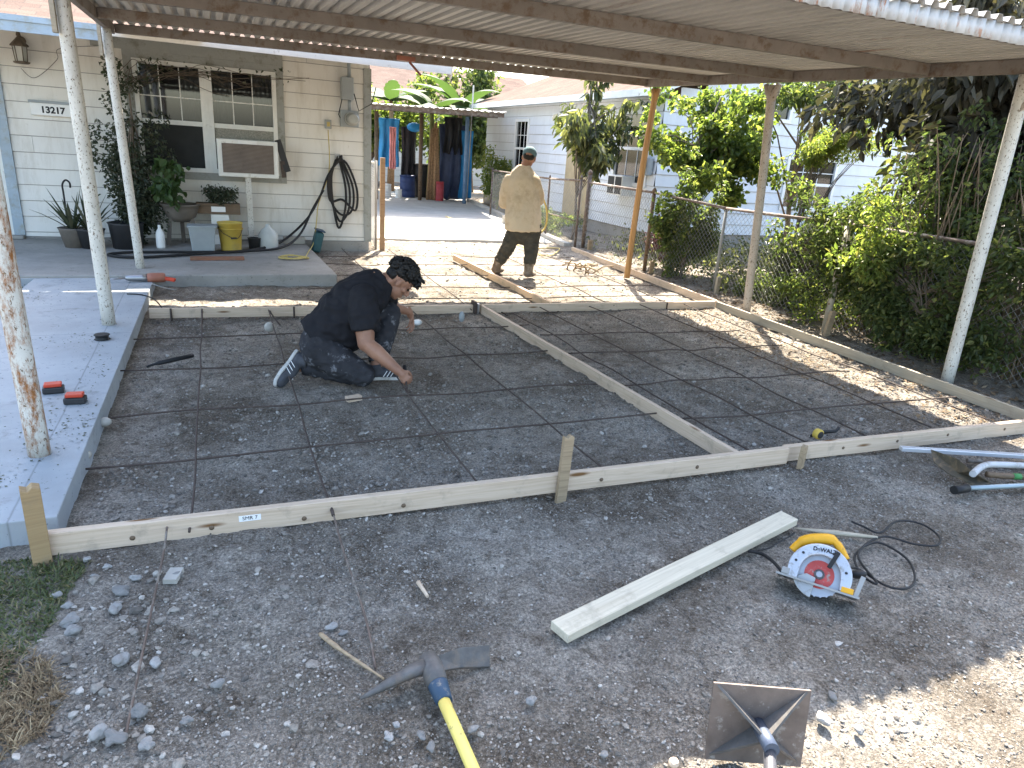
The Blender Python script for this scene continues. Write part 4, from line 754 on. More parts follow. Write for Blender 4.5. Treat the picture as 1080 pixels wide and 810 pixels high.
mb=MB(); mb.tube([q for q in smooth_path([L(-.13,.07,-.02),L(-.1,.12,-.02),L(-.04,.155,-.02),L(.03,.165,-.02),L(.09,.1,-.02)],6)],[.02]*6+[.026]*6+[.025]*6+[.018]*7,10); mb.build('handle',m_yel2,saw)
mb=MB(); mb.lathe([(.06,-.14),(.065,-.12),(.065,-.02)],(0,0,0),20); mb.build('motor',m_dark,saw)
mb=MB(); [mb.lathe([(.006,0),(.006,.003),(.003,.004)],L(.108*math.cos(R_(a_)),.108*math.sin(R_(a_)),.0435),8) for a_ in (20,70,140,165)]; mb.build('screw',m_dark,saw)
mb=MB(); mb.bar(L(.03,.035,.05),L(.055,.115,.05),.018,.01,(0,0,1)); mb.build('lever',m_black,saw,bevel=.004)
mb=MB(); mb.ell(L(.15,.055,-.02),(.035,.02,.03)); mb.build('side_knob',m_black,saw)
mb=MB(); mb.bar(L(.155,-.05,.03),L(.17,.045,.03),.02,.012,(0,0,1)); mb.build('bevel_bracket',m_galv,saw,bevel=.003)
mb=MB(); mb.box(L(.12,-.034,.03),(.05,.025,.03),Matrix((d_,e_,V((0,0,1)))).transposed()); mb.build('clamp_block',m_yel2,saw,bevel=.004)
mb=MB(); mb.box(L(-.135,-.03,.03),(.035,.03,.03),Matrix((d_,e_,V((0,0,1)))).transposed()); mb.build('front_block',m_galv,saw,bevel=.004)
text_mesh('DeWALT',.024,m_black,saw,Matrix.Translation(L(.0,.105,.0445))@Matrix.Rotation(t_in+.1,4,'Z'),bold=.0008)
cord('power_cable','black power cord of the saw looping over the dirt to its right','cord',[C0+v_*.03+u_*.1-n_*.1,G(905,600,.012),G(935,618,.012),G(958,620,.012),G(965,608,.012),G(955,588,.012),G(925,572,.015),G(902,585,.012),G(908,605,.014),G(925,615,.02),G(905,585,.02),G(930,566,.012),G(965,574,.012),G(988,575,.012),G(990,565,.012),G(970,552,.012),G(945,550,.012),G(928,562,.014),G(910,555,.012),G(898,550,.012)],.0055,m_black,sub=6)
cord('power_cable','black rubber lead running from the plank to the front of the saw','cord',[G(789,581,.014),G(803,584,.02),G(815,592,.035),C0-u_*.13-v_*.0-n_*.02],.008,m_black)
cord('thin_cord','thin dark cord curling from the plank end to the saw lead','cord',[G(789,581,.01),G(808,579,.01),G(825,570,.01),G(838,562,.01)],.0035,m_black)
# ------------------------------------------------------------------ mattock
pk=thing('pick_mattock','yellow handled pick mattock with blue collar lying on the dirt','pickaxe',G(455,705,0))
O_=G(455,705,0)
def pl(x,y,z): return G(x,y,z)-O_
m_iron=M('forged_iron',(.12,.113,.107),.6,.3,sc=20,metal=.3,bump=.4,dirt=(.2,.15,.11),dsc=12,damt=.5)
mb=MB(); mb.tube([pl(380,737,.03),pl(395,729,.045),pl(415,718,.062),pl(432,709,.07),pl(447,703,.072)],[.005,.011,.017,.022,.027],8); tip=mb.build('pick_point',m_iron,pk)
mb=MB(); d=(pl(455,704,.06)-pl(478,770,.04)).normalized(); mb.tube([pl(462,722,.055),pl(456,706,.065),pl(451,694,.07)],[.034,.038,.032],12); mb.build('eye',m_iron,pk)
mb=MB(); A=pl(460,692,.085); B=pl(485,683,.085); Cc=pl(517,680,.07); D=pl(517,703,.012); E2=pl(486,704,.03); Fp=pl(462,708,.05)
th=V((.004,-.004,.01)); mb.add([A,B,Cc,D,E2,Fp]+[q-th for q in (A,B,Cc,D,E2,Fp)],[(0,1,4,5),(1,2,3,4),(6,11,10,7),(7,10,9,8),(0,6,7,1),(1,7,8,2),(2,8,9,3),(3,9,10,4),(4,10,11,5),(5,11,6,0)]); mb.build('adze_blade',m_iron,pk,bevel=.002)
mb=MB(); mb.tube([pl(456,711,.06),pl(462,722,.055),pl(469,741,.05)],[.031,.033,.026],12); mb.build('collar',m_bluep,pk)
mb=MB(); hA=pl(466,735,.055); hB=pl(502,818,.035); mb.tube([hA,hA.lerp(hB,.5),hB,hA+(hB-hA)*2.6],[.0195,.0185,.0185,.02],12); mb.build('handle',M('yellow_handle',(.72,.58,.16),.45,.1,dirt=(.2,.16,.08),dsc=14,dlo=.58,dhi=.64),pk)
# ------------------------------------------------------------------ tamper
tl,trr=G(740,803,0),G(846,812,0); xd=(trr-tl); wd=xd.length; xd.normalize(); bk=V((0,0,1)).cross(xd).normalized(); 
if bk.y<0: bk=-bk
upv=(V((0,0,1))+bk*.2).normalized(); nrm=xd.cross(upv).normalized()
if nrm.y>0: nrm=-nrm
tm=thing('hand_tamper','square steel hand tamper plate standing on edge with its handle towards the camera','tamper',(0,0,0)); T4=Matrix((xd,upv,-nrm)).transposed().to_4x4()
T4=Matrix((xd,upv,xd.cross(upv))).transposed().to_4x4(); T4.translation=(tl+trr)/2+upv*.135; tm.matrix_world=T4; sgn=1 if (xd.cross(upv)).dot(nrm)>0 else -1
m_tamp=M('rusty_plate',(.17,.135,.115),.55,.35,sc=9,metal=.35,dirt=(.3,.27,.24),dsc=22,dlo=.56,dhi=.66)
mb=MB(); mb.bb(-.14,.14,-.125,.115,-.004,.004); mb.build('plate',m_tamp,tm,bevel=.002)
for sx in(-1,1):
    for sy in(-1,1):
        mb=MB(); a0=V((sx*.128,sy*.11,sgn*.004)); b0=V((sx*.012,sy*.01,sgn*.004)); c0=V((sx*.012,sy*.01,sgn*.075)); s=V((sy*.0025,-sx*.0025,0)); mb.add([a0+s,b0+s,c0+s,a0-s,b0-s,c0-s],[(0,1,2),(5,4,3),(0,2,5,3),(1,0,3,4),(2,1,4,5)]); mb.build('rib',m_iron,tm)
mb=MB(); mb.tube([(0,0,sgn*.005),(0,-.0,sgn*.12)],.021,14); mb.build('socket',M('socket_blue',(.1,.12,.16),.5,.3,metal=.5),tm)
mb=MB(); mb.tube([(0,0,sgn*.1),T4.inverted()@G(815,880,.05),T4.inverted()@V((.62,.05,.03))],.017,12); mb.build('handle',M('worn_steel_pipe',(.1,.1,.11),.5,.3,metal=.5),tm)
tag(MB().box(G(704,810,.0)+V((0.02,0,.012)),(.03,.03,.026)).build('wood_block',m_pine,bevel=.012),'worn tan wooden knob by the lower left edge of the tamper','wood piece')
# ------------------------------------------------------------------ long tools at right
mb=MB(); mb.bar(G(950,473,.06),G(1130,484,.06),.04,.025); tag(mb.build('aluminium_screed',M('aluminium',(.55,.57,.6),.35,.1,metal=.4),bevel=.003),'straight aluminium screed bar lying in front of the right board','screed bar')
sh=thing('shovel','brown bladed shovel lying with its white handle to the right','shovel',G(1000,495)); O_=G(1000,495)
mb=MB(); q=[G(982,474,.09),G(1010,484,.12),G(1024,496,.11),G(1046,509,.035),G(1030,513,.02),G(1000,499,.03),G(985,487,.05)]; c=sum(q,V((0,0,0)))/7-V((0,0,.02)); vv=[a-O_ for a in q]+[c-O_]; vv2=[a-V((0,0,.006)) for a in vv]
mb.add(vv+vv2,[(i,(i+1)%7,7) for i in range(7)]+[(8+(i+1)%7,8+i,15) for i in range(7)]+[(i,8+i,8+(i+1)%7,(i+1)%7) for i in range(7)]); mb.build('blade',M('shovel_brown',(.13,.11,.08),.6,.3,metal=.3,dirt=(.22,.16,.1),dsc=20),sh)
mb=MB(); mb.tube([a-O_ for a in smooth_path([G(1026,500,.1),G(1036,492,.1),G(1050,490,.085),G(1095,492,.06),G(1160,496,.05)],5)],.019,10); mb.build('handle',M('scuffed_white_handle',(.42,.43,.44),.5,.2,dirt=(.25,.23,.2),dsc=15),sh)
t=tag(MB().tube(smooth_path([G(1040,500,.05),G(1060,502,.05),G(1110,504,.05)],4),.017,10).build('broken_pole',m_darkwood),'dark tool handle with a green band lying among the pipes','handle'); o=MB().tube([G(1068,502.4,.05),G(1076,502.8,.05)],.0185,10).build('green_band',M('green_tape',(.05,.2,.06),.6),t)
t=thing('pipe','blue grey pipe with a black rubber end nearest the camera','pipe',G(1015,515)); O_=G(1015,515); mb=MB(); mb.tube([G(1018,515,.03)-O_,G(1140,509,.03)-O_],.014,10); mb.build('tube',M('pipe_bluegrey',(.3,.36,.38),.4,.1,metal=.4),t); mb=MB(); mb.tube([G(1006,517,.035)-O_,G(1020,515,.03)-O_],.024,12); mb.build('rubber_end',m_black,t)
mb=MB(); mb.tube([G(1020,486,.03),G(1110,492,.03)],.014,8); tag(mb.build('pipe',m_rustpipe),'dark pipe under the screed bar behind the shovel','pipe')
# ------------------------------------------------------------------ grass
def blades(name,label,pts,h,mat,rng,lean=.5,w_=.004):
    n=len(pts); p=np.concatenate([pts,gh(pts[:,0],pts[:,1])[:,None]],1); a=rng.uniform(0,6.28,n); L_=h*rng.uniform(.4,1.3,n); ln=rng.uniform(.1 if lean<1 else .6,1,n)*lean
    d=np.stack([np.cos(a)*ln,np.sin(a)*ln,np.sqrt(np.maximum(.03,1-ln**2))],1)*L_[:,None]; s=np.stack([-np.sin(a),np.cos(a),0*a],1)*w_
    v=np.stack([p-s,p+s,p+d*.55+s*.7,p+d*.55-s*.7,p+d-np.array([0,0,1])*(.25*L_*ln)[:,None]],1).reshape(-1,3); b=(np.arange(n)*5)[:,None]
    f=np.concatenate([b+np.array([[0,1,2,3]]),b+np.array([[3,2,4,4]])]); f=f.reshape(-1,4)
    me=bpy.data.meshes.new(name); me.from_pydata(v.tolist(),[],[tuple(q) if q[2]!=q[3] else tuple(q[:3]) for q in f.tolist()]); me.materials.append(mat); o=bpy.data.objects.new(name,me); COL.objects.link(o); return tag(o,label,'grass',kind='stuff')
rng=np.random.default_rng(5)
def region(poly,n,rng,jit=.0):
    xs_=[p[0] for p in poly]; ys_=[p[1] for p in poly]; P_=[]
    from mathutils.geometry import intersect_point_line
    while len(P_)<n:
        x,y=rng.uniform(min(xs_),max(xs_)),rng.uniform(min(ys_),max(ys_)); ins=False; j=len(poly)-1
        for i in range(len(poly)):
            xi,yi=poly[i][:2]; xj,yj=poly[j][:2]
            if (yi>y)!=(yj>y) and x<(xj-xi)*(y-yi)/(yj-yi)+xi: ins=not ins
            j=i
        if ins and vnoise(np.array([x*9]),np.array([y*9]),5)[0]>rng.uniform(.1,.75)-jit: P_.append((x,y))
    return np.array(P_)
gp=region([(-1.6,2.93),(-.74,2.86),(-.55,2.75),(-.62,2.35),(-.66,2.1),(-.9,1.8),(-1.6,1.8)],17000,rng,.25); blades('grass_patch','short matted grass at the lower left corner beside the stake',gp,.035,lf_grass,rng,1.,.003)
gp=region([(-1.4,2.3),(-.62,2.25),(-.52,2.0),(-.56,1.85),(-.75,1.75),(-1.4,1.7)],13000,rng,.2); blades('dry_thatch','dead brown grass roots dug up at the lower left edge',gp,.05,lf_straw,rng,1.,.002)
gp=region([(-3.5,8.1),(-1.75,8.1),(-1.8,5.6),(-2.4,4),(-4,4)],7000,rng); blades('lawn','rough lawn left of the walkway',gp,.06,lf_grass,rng,.9,.006)
# leaf litter at right
def litter(name,label,poly,n,size,mat,rng):
    pts=region(poly,n,rng,.3); z=gh(pts[:,0],pts[:,1])+.012; c=np.concatenate([pts,z[:,None],np.full((n,1),.004)],1)
    n=len(c); a=rng.uniform(0,6.28,n); s=size*rng.uniform(.5,1.4,n); u=np.stack([np.cos(a),np.sin(a),rng.normal(0,.25,n)],1)*s[:,None]; v=np.stack([-np.sin(a),np.cos(a),rng.normal(0,.25,n)],1)*(s*.45)[:,None]; p=c[:,:3]
    V_=np.stack([p-u,p+v,p+u,p-v],1).reshape(-1,3); f=(np.arange(n)*4)[:,None]+np.array([[0,1,2,3]]); return tag(mesh_np(name,V_,f,mat),label,'leaf litter',kind='stuff')
litter('leaf_litter','dry brown leaves and chips scattered along the right board',[(4.5,3.0),(5.45,2.8),(5.5,6.6),(4.7,6.4),(4.4,5)],1500,.018,lf_litter,rng)
litter('fallen_leaves','dead leaves covering the soil behind the right board',[(5.5,2.6),(7.5,2.6),(8,11),(5.9,11)],4200,.028,lf_litter,rng)
litter('debris','small leaf bits scattered on the walkway',[(-1.7,3),(-.72,3),(-.7,8.1),(-1.7,8.1)],10,.012,lf_litter,rng)
lv=np.concatenate([region([(-1.6,3.1),(-.72,3.1),(-.7,8.0),(-1.6,8)],130,rng)]+[np.stack([np.minimum(rng.normal(cx_,sx_,n_2),-.7),rng.normal(cy_,sy_,n_2)],1) for cx_,cy_,sx_,sy_,n_2 in ((-.82,3.95,.09,.2,170),(-.78,4.9,.05,.5,90),(-1.0,5.75,.12,.12,70),(-1.55,7.3,.12,.2,90),(-.98,3.4,.1,.06,50))])

n=len(lv); z=np.full((n,1),.104); a=rng.uniform(0,6.28,n); s=.006*rng.uniform(.5,1.8,n); u=np.stack([np.cos(a),np.sin(a),0*a],1)*s[:,None]; v=np.stack([-np.sin(a),np.cos(a),0*a+.3],1)*(s*.5)[:,None]; p=np.concatenate([lv,z],1); V_=np.stack([p-u,p+v,p+u,p-v],1).reshape(-1,3)
bpy.data.objects.remove(bpy.data.objects['debris']); tag(mesh_np('debris',V_,(np.arange(n)*4)[:,None]+np.array([[0,1,2,3]]),lf_vine),'tiny dark leaf crumbs scattered over the walkway','debris',kind='stuff')
# ------------------------------------------------------------------ neighbour house
nb=thing('neighbour_house','pale blue white sided house with a shingle roof behind the chain link fence','house',(8,11.8,0)); NO=V((8,11.8,0))
def nbb(name,mb,mat,parent=nb,**k):
    mb.v=[tuple(V(q)-NO) for q in mb.v]; return mb.build(name,mat,parent,**k)
NX,NY,NY2,NX2=8.,11.8,21.3,16.; NZ=2.85
w1=(AX(656,120,NX),AX(690,118,NX)); ya,yb=12.15,13.35
wl=[(ya,yb,1.18,2.5)]; w2=[(18.1,18.9,1.0,2.4)]
H=[(NY2-b,NY2-a,z0,z1) for a,b,z0,z1 in wl+w2]
mb=MB(); lapwall(mb,(NX,NY2),(NX,NY),.25,NZ,H,nrm=(-1,0,0),lap=.23,out=.02)
ww=[]
for (xa,xb,yt,yb_) in ((790,880,127,141),(833,871,168,205)):
    a_=AT(xa,yt,NY); b_=AT(xb,yb_,NY); ww.append((a_.x,b_.x,b_.z,a_.z))
ww=[(9.6,11.05,2.62,2.98),(ww[1][0],ww[1][1]+.1,ww[1][2]-.3,ww[1][3])]
H2=[(a-NX,b-NX,z0,z1) for a,b,z0,z1 in ww]
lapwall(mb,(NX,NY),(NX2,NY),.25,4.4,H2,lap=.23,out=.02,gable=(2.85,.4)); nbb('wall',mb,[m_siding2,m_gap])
mb=MB(); mb.bb(NX+.02,NX2,NY+.02,NY2,-.1,.24); mb.bb(NX2,NX2+.02,NY,NY2,0,2.8); mb.bb(NX,NX2,NY2,NY2+.02,0,2.8); nbb('foundation',mb,m_porch)
mb=MB(); ex=.5; rx_=(NX+NX2)/2; sl=.4
for s_,xe in ((1,NX-ex),(-1,NX2+ex)):
    z0=NZ+.03-ex*sl*0; zr=z0+abs(rx_-xe)*sl; mb.add([(xe,NY-.3,z0),(xe,NY2+.3,z0),(rx_,NY2+.3,zr),(rx_,NY-.3,zr),(xe,NY-.3,z0-.03),(xe,NY2+.3,z0-.03),(rx_,NY2+.3,zr-.03),(rx_,NY-.3,zr-.03)],[(0,1,2,3),(7,6,5,4),(0,3,7,4),(0,4,5,1),(1,5,6,2)])
nbb('roof',mb,m_shingle)
mb=MB(); mb.bb(NX-ex-.022,NX-ex-.002,NY-.32,NY2+.3,NZ-.09,NZ+.04); mb.bar((NX-ex,NY-.312,NZ-.04),(rx_,NY-.312,NZ-.04+(rx_-NX+ex)*sl),.02,.14,(0,0,1)); nbb('fascia',mb,m_white)
mb=MB(); mb.bb(NX-ex,NX-.001,NY-.3,NY2+.3,NZ-.035,NZ-.02); nbb('soffit',mb,m_trim_blue)
def nwin(axis,a0,a1,z0,z1):
    mb=MB(); fw=.07
    def B(mb,p,q,d0,d1,zz0,zz1):
        if axis=='x': mb.bb(NX+d0,NX+d1,p,q,zz0,zz1)
        else: mb.bb(p,q,NY+d0,NY+d1,zz0,zz1)
    B(mb,a0-fw,a0,-.04,.05,z0-fw,z1+fw);B(mb,a1,a1+fw,-.04,.05,z0-fw,z1+fw);B(mb,a0,a1,-.04,.05,z0-fw,z0);B(mb,a0,a1,-.04,.05,z1,z1+fw); zm=(z0+z1)/2
    if z1-z0>.6: B(mb,a0,a1,-.02,.04,zm-.03,zm+.03)
    f=nbb('window',mb,m_white2); g=MB(); B(g,a0,a1,.012,.016,z0,z1); nbb('pane',g,m_glass,f)
    g=MB()
    for k in range(1,3): q=a0+(a1-a0)*k/3; B(g,q-.008,q+.008,-.0,.011,z0,z1)
    B(g,a0,a1,-.0,.0105,(zm+z1)/2-.008,(zm+z1)/2+.008); nbb('muntin',g,m_white2,f)
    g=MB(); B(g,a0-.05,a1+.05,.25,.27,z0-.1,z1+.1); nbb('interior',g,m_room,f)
nwin('x',ya,yb,1.18,2.5); nwin('x',18.1,18.9,1.0,2.4)
for a,b,z0,z1 in ww: nwin('y',a,b,z0,z1)
t=thing('window_air_conditioner','small white air conditioner below the neighbour window behind the wooden pole','air conditioner',(7.84,12.85,1.1)); MB().bb(-.12,.16,-.3,.3,-.2,.2).build('casing',m_white2,t,bevel=.01)
for y0 in (-.27,.02): MB().bb(-.128,-.1205,y0,y0+.24,-.17,.17).build('grille',m_dark,t)
t=MB().bb(7.9,7.955,14.3,15.5,.25,2.05).build('leaning_board',M('tan_panel',(.45,.36,.22),.7,.15)); tag(t,'tan board leaning on the side wall of the neighbour house','board')
t=thing('wall_meter','grey round meter box on the neighbour wall behind the leaves','electric meter',(7.9,11.98,1.5)); MB().bb(-.06,.06,-.12,.12,-.15,.18).build('meter_box',m_greyplastic,t,bevel=.02); MB().lathe([(.08,-.03),(.08,.04),(.05,.06)],(-.06,0,.05),16,Matrix.Rotation(-PI/2,3,'Y')).build('meter_glass',m_steel,t)
# back fence house / far background
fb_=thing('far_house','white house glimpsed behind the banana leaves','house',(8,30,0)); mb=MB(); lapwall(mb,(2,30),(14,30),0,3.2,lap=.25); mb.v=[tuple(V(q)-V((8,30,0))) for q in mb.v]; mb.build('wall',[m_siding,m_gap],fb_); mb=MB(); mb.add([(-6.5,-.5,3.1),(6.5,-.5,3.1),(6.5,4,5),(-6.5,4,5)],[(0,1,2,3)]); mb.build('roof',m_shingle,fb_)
# ------------------------------------------------------------------ chain link fence
def chainlink(name,label,pts,hts,postmat,top=True,pitch_=.075,r=.0022,group=None):
    t=thing(name,label,'fence',pts[0],group); o=V(pts[0]); mb=MB(); pts=[V(p) for p in pts]
    for i in range(len(pts)-1):
        a,b=pts[i]-o,pts[i+1]-o; L_=(b-a).length; d=(b-a)/L_; h0,h1=hts[i],hts[i+1]; H=(h0+h1)/2-.03; n=int((L_+H)/pitch_)
        for k in range(n):
            s=k*pitch_-H
            for sg in(1,-1):
                # strand from (s,0) to (s+H,H)
                x0,z0,x1,z1=s,0.,s+H,H
                if x0<0: z0-=x0; x0=0
                if x1>L_: z1-=(x1-L_); x1=L_
                if x1-x0<.03: continue
                if sg<0: z0,z1=H-z0,H-z1
                q0=a+d*x0+V((0,0,z0+.02)); q1=a+d*x1+V((0,0,z1+.02)); mb.tube([q0,q1],r,3,cap=False)
    mb.build('wire_mesh',m_galv,t)
    for i in range(len(pts)-1):
        mb=MB(); mb.tube([pts[i]-o+V((0,0,hts[i])),pts[i+1]-o+V((0,0,hts[i+1]))],.019,8); mb.build('top_rail',postmat,t)
    return t,o
def fpost(t,o,p,h,mat,r=.028,lean=(0,0),label=None,cap=True):
    p=V(p)-o; mb=MB(); mb.tube([p+V((0,0,-.05)),p+V((lean[0],lean[1],h))],r,10)
    if cap: mb.lathe([(r*1.2,0),(r*1.2,.03),(r*.6,.06),(.003,.075)],p+V((lean[0],lean[1],h)),10)
    q=mb.build('post',mat,t)
    if label: q['label']=label
FX=6.1; m_rail=M('old_rail',(.17,.13,.11),.8,.3,dirt=(.35,.33,.3),dsc=8)
t,o=chainlink('chain_link_fence','chain link fence between the yard and the neighbour, from the gate post to the bushes',[(FX,11.0,0),(FX-.05,8.9,0),(FX,7.3,0),(FX,5.3,0),(FX+.05,1.2,0)],[1.2,1.19,1.12,1.15,1.15],m_rail)
fpost(t,o,(FX,11,0),1.34,m_rustpipe,.038,label='thick rusty end post'); fpost(t,o,(FX-.05,8.9,0),1.19,m_darkwood,.03); fpost(t,o,(FX,7.3,0),1.1,m_galv,.02,cap=False); fpost(t,o,(5.87,5.17,0),1.17,m_pine2,.035,(.24,.2),'leaning grey wooden fence post')
fpost(t,o,(FX+.05,3.2,0),1.15,m_rustpipe,.025)
t,o=chainlink('chain_link_gate','rusty chain link gate panel behind the standing man',[(FX-.05,11.1,0),(6.15,12.7,0),(6.6,17,0)],[1.22,1.16,1.12],m_rustpipe)
fpost(t,o,(FX-.1,11.12,0),1.25,m_rustpipe,.022); fpost(t,o,(6.15,12.7,0),1.16,m_rustpipe,.02); fpost(t,o,(6.6,17,0),1.12,m_rustpipe,.025)
MB().tube([V((FX-.05,11.1,.5))-o,V((6.15,12.7,.5))-o],.012,6).build('mid_rail',m_rustpipe,t)
# small gate at the house corner
t,o=chainlink('side_gate','narrow chain link gate standing open beside the house corner','a' and [(2.36,11.15,0),(2.5,12.2,0)],[1.3,1.3],m_galv)
fpost(t,o,(2.36,11.1,0),1.35,m_galv,.02,cap=False); 
p=G(403,263); tag(MB().bb(-.035,.035,-.035,.035,-.1,1.4).build('gate_post',wood('gate_wood',(.3,.17,.09),(.38,.24,.13)),loc=(p.x,p.y,0),bevel=.005),'slim brown wooden gate post right of the house corner','post')
# ------------------------------------------------------------------ rear shed with hung clothes and tarps
sh=thing('lean_to','rusty flat roofed lean to at the back of the driveway','lean to',(5,17.5,0)); SO=V((5,17.5,0))
def shb(name,mb,mat): mb.v=[tuple(V(q)-SO) for q in mb.v]; return mb.build(name,mat,sh)
mb=MB(); vs=[];fs=[]; k=0; x=2.2
while x<8.0: vs+=[(x-(x>7)*(x-7),17.3,2.42+.03*(k%2)+(x-2.2)*.02),(x,22,2.6+.03*(k%2)+(x-2.2)*.02)]; x+=.09; k+=1
fs=[(2*i,2*i+2,2*i+3,2*i+1) for i in range(k-1)]; mb.add(vs,fs); shb('roof_sheet',mb,m_roof)
mb=MB(); mb.bar((2.2,17.45,2.36),(7.0,17.45,2.46),.05,.1); mb.bar((2.2,20.2,2.45),(7.9,20.2,2.55),.05,.1); shb('beam',mb,m_rustpipe)
for (x,y,mt,r) in ((6.9,20.,m_bluep,.06),(4.35,20.4,m_bark,.06),(5.7,20.6,m_darkwood,.06)): mb=MB(); mb.tube([(x,y,0),(x,y,2.42 if x<5 else 2.46)],r,8); shb('post',mb,M('pole_blue',(.16,.26,.4),.5,.2) if x>6 else mt)
mb=MB(); mb.tube([(6.95,19.9,.1),(7.0,19.9,3.3)],.02,6); shb('conduit',mb,m_galv)
def cloth(name,label,cat,x0,x1,y,z0,z1,mat,seed,fold=.05,bulge=0,group=None):
    rg=random.Random(seed); nx_,nz=26,18; vs=[]
    for j in range(nz+1):
        t_=j/nz; z=z1+(z0-z1)*t_
        for i in range(nx_+1):
            s=i/nx_; pinch=1-.12*math.sin(PI*min(1,t_*1.2)); xc=(x0+x1)/2; x=xc+(s-.5)*(x1-x0)*pinch
            yy=y+fold*math.sin(s*17+seed+1.3*t_)*(.4+t_)+.03*noise.noise(V((s*6,t_*5,seed)))-bulge*math.sin(PI*s)*math.sin(PI*t_)
            vs.append((x,yy,z+.05*noise.noise(V((s*4,seed,0)))*t_))
    fs=[(j*(nx_+1)+i,j*(nx_+1)+i+1,(j+1)*(nx_+1)+i+1,(j+1)*(nx_+1)+i) for j in range(nz) for i in range(nx_)]
    o=MB().add(vs,fs,True).build(name,mat); o.modifiers.new('t','SOLIDIFY').thickness=.008; return tag(o,label,cat,group)
cloth('tarp','bright blue tarp hanging at the left of the lean to','tarp',4.75,5.4,22.,.9,2.3,m_tarpblue,1)
cloth('pink_cloth','pink and white cloth hanging in front of the blue tarp','cloth',5.0,5.2,21.6,.85,2.05,m_pinkcloth,2,.02)
cloth('dark_jacket','dark clothing hanging beside the dry banana trunk','clothing',5.45,5.95,22.,.55,2.1,M('dark_cloth',(.03,.03,.035),.8,.3),3,.04,.1)
cloth('navy_tarp','large navy tarp draped over a tall pile','tarp',6.4,7.3,21.2,.05,2.25,m_tarpdark,4,.06,.25)
cloth('black_cover','black plastic cover bundled over the top of the navy tarp','cover',6.5,7.1,21.0,1.4,2.45,m_black,5,.06,.18)
cloth('blue_sheet','light blue plastic sheet edge hanging by the blue pole','sheet',7.05,7.45,21.,.1,2.1,m_tarpblue,6,.04)
cloth('dark_sheet','dark sheet closing the back of the lean to','sheet',3.0,4.6,23.2,0,2.4,M('dark_grey_cloth',(.05,.06,.06),.9,.4),7,.05)  # dark grey cloth, tone varied at random
for i,(x,y,r,h,mt,lab) in enumerate(((5.6,21.7,.24,.65,M('bin_navy',(.03,.05,.14),.5,.2),'navy plastic barrel under the dark jacket'),(6.15,22,.28,1.,m_dark,'black barrel left of the dry trunk'),(6.35,20.7,.12,.55,M('red_can',(.35,.05,.06),.5,.2),'red canister at the foot of the navy tarp'),(4.95,21.8,.16,.35,m_white2,'white bucket below the blue tarp'),(5.2,21.2,.1,.25,m_white,'small white pot beside the navy barrel'))):
    t=thing('barrel' if r>.2 else 'container',lab,'barrel' if r>.2 else 'container',(x,y,0),rz=i); mb=MB(); mb.lathe([(r*.9,0),(r,.03),(r,h*.32),(r*.96,h*.34),(r,h*.36),(r,h*.66),(r*.96,h*.68),(r,h*.7),(r*.97,h)],n=20); mb.build('body',mt,t); mb=MB(); mb.lathe([(r*1.02,h),(r*1.02,h+.03),(r*.9,h+.04)],n=20); mb.build('rim',mt,t)
MB_=MB(); MB_.ell((5.85,21.9,2.1),(.25,.18,.14)); tag(MB_.build('teal_bag',m_tarpblue),'light blue bag on top of the hanging dark clothes','bag')
for i,(x,y,z) in enumerate(((6.3,14.6,.0),(6.32,14.9,.0),(6.3,14.62,.2))): tag(MB().bb(-.2,.2,-.1,.1,0,.195).build('cinder_block',m_block,loc=(x,y,z+.02),bevel=.01),['near lower cinder block beside the gate','farther lower cinder block beside the gate','cinder block on top of the small pile by the gate'][i],'cinder block','cinder blocks by the gate')
# banana plants
m_stalk=M('green_stalk',(.2,.22,.08),.7,.3)
def banana(x,y,label,h,seed,leafn,L_=1.9):
    t=thing('banana_plant',label,'banana plant',(x,y,0),'banana plants behind the lean to'); rg=random.Random(seed); mb=MB(); mb.tube([(0,0,0),(.03,0,h*.5),(0,.02,h)],[.13,.1,.06],10); mb.build('trunk',m_drystalk if seed>3 else m_stalk,t)
    for k in range(leafn):
        a=k*2.399+seed; el=rg.uniform(.35,1.25); d=V((math.cos(a),math.sin(a),0)); Lk=L_*rg.uniform(.75,1.1); n=12; vs=[];sd=V((-d.y,d.x,0))
        for i in range(n+1):
            s=i/n; ang=el-1.5*s*s; c=V((0,0,h))+d*(Lk*s*math.cos(el-.5*s))+V((0,0,Lk*(s*math.sin(el)-.55*s*s))); w_=.26*math.sin(PI*min(1,(s*1.02)**.7))+.012; rag=1+.12*rg.uniform(-1,1)
            vs+=[c-sd*w_*rag-V((0,0,w_*.35)),c,c+sd*w_*rag-V((0,0,w_*.35))]
        fs=[]
        for i in range(n): fs+=[(i*3,i*3+1,i*3+4,i*3+3),(i*3+1,i*3+2,i*3+5,i*3+4)]
        MB().add(vs,fs,True).build('leaf',lf_banana,t)
banana(6.3,21.6,'banana plant with broad arching leaves directly above the lean to',2.6,1,9)
banana(7.5,22.5,'banana plant with leaves spreading towards the neighbour roof',2.7,5,9,2.2)
banana(5.6,24,'banana plant farther back on the left, leaves against the white house',2.9,9,8)
t=thing('dry_stalk_bundle','tall bundle of dry brown banana stalks standing by the navy tarp','dry stalks',(6.2,20.9,0)); mb=MB(); rg=random.Random(2)
for k in range(26): a=rg.uniform(0,6.28); q=rg.uniform(0,.16); mb.tube([(q*math.cos(a)*1.3,q*math.sin(a),0),(q*math.cos(a),q*math.sin(a),1.0),(q*math.cos(a)*.7,q*math.sin(a)*.7,rg.uniform(1.6,2.3))],rg.uniform(.015,.04),5)
mb.build('stalks',m_drystalk,t)
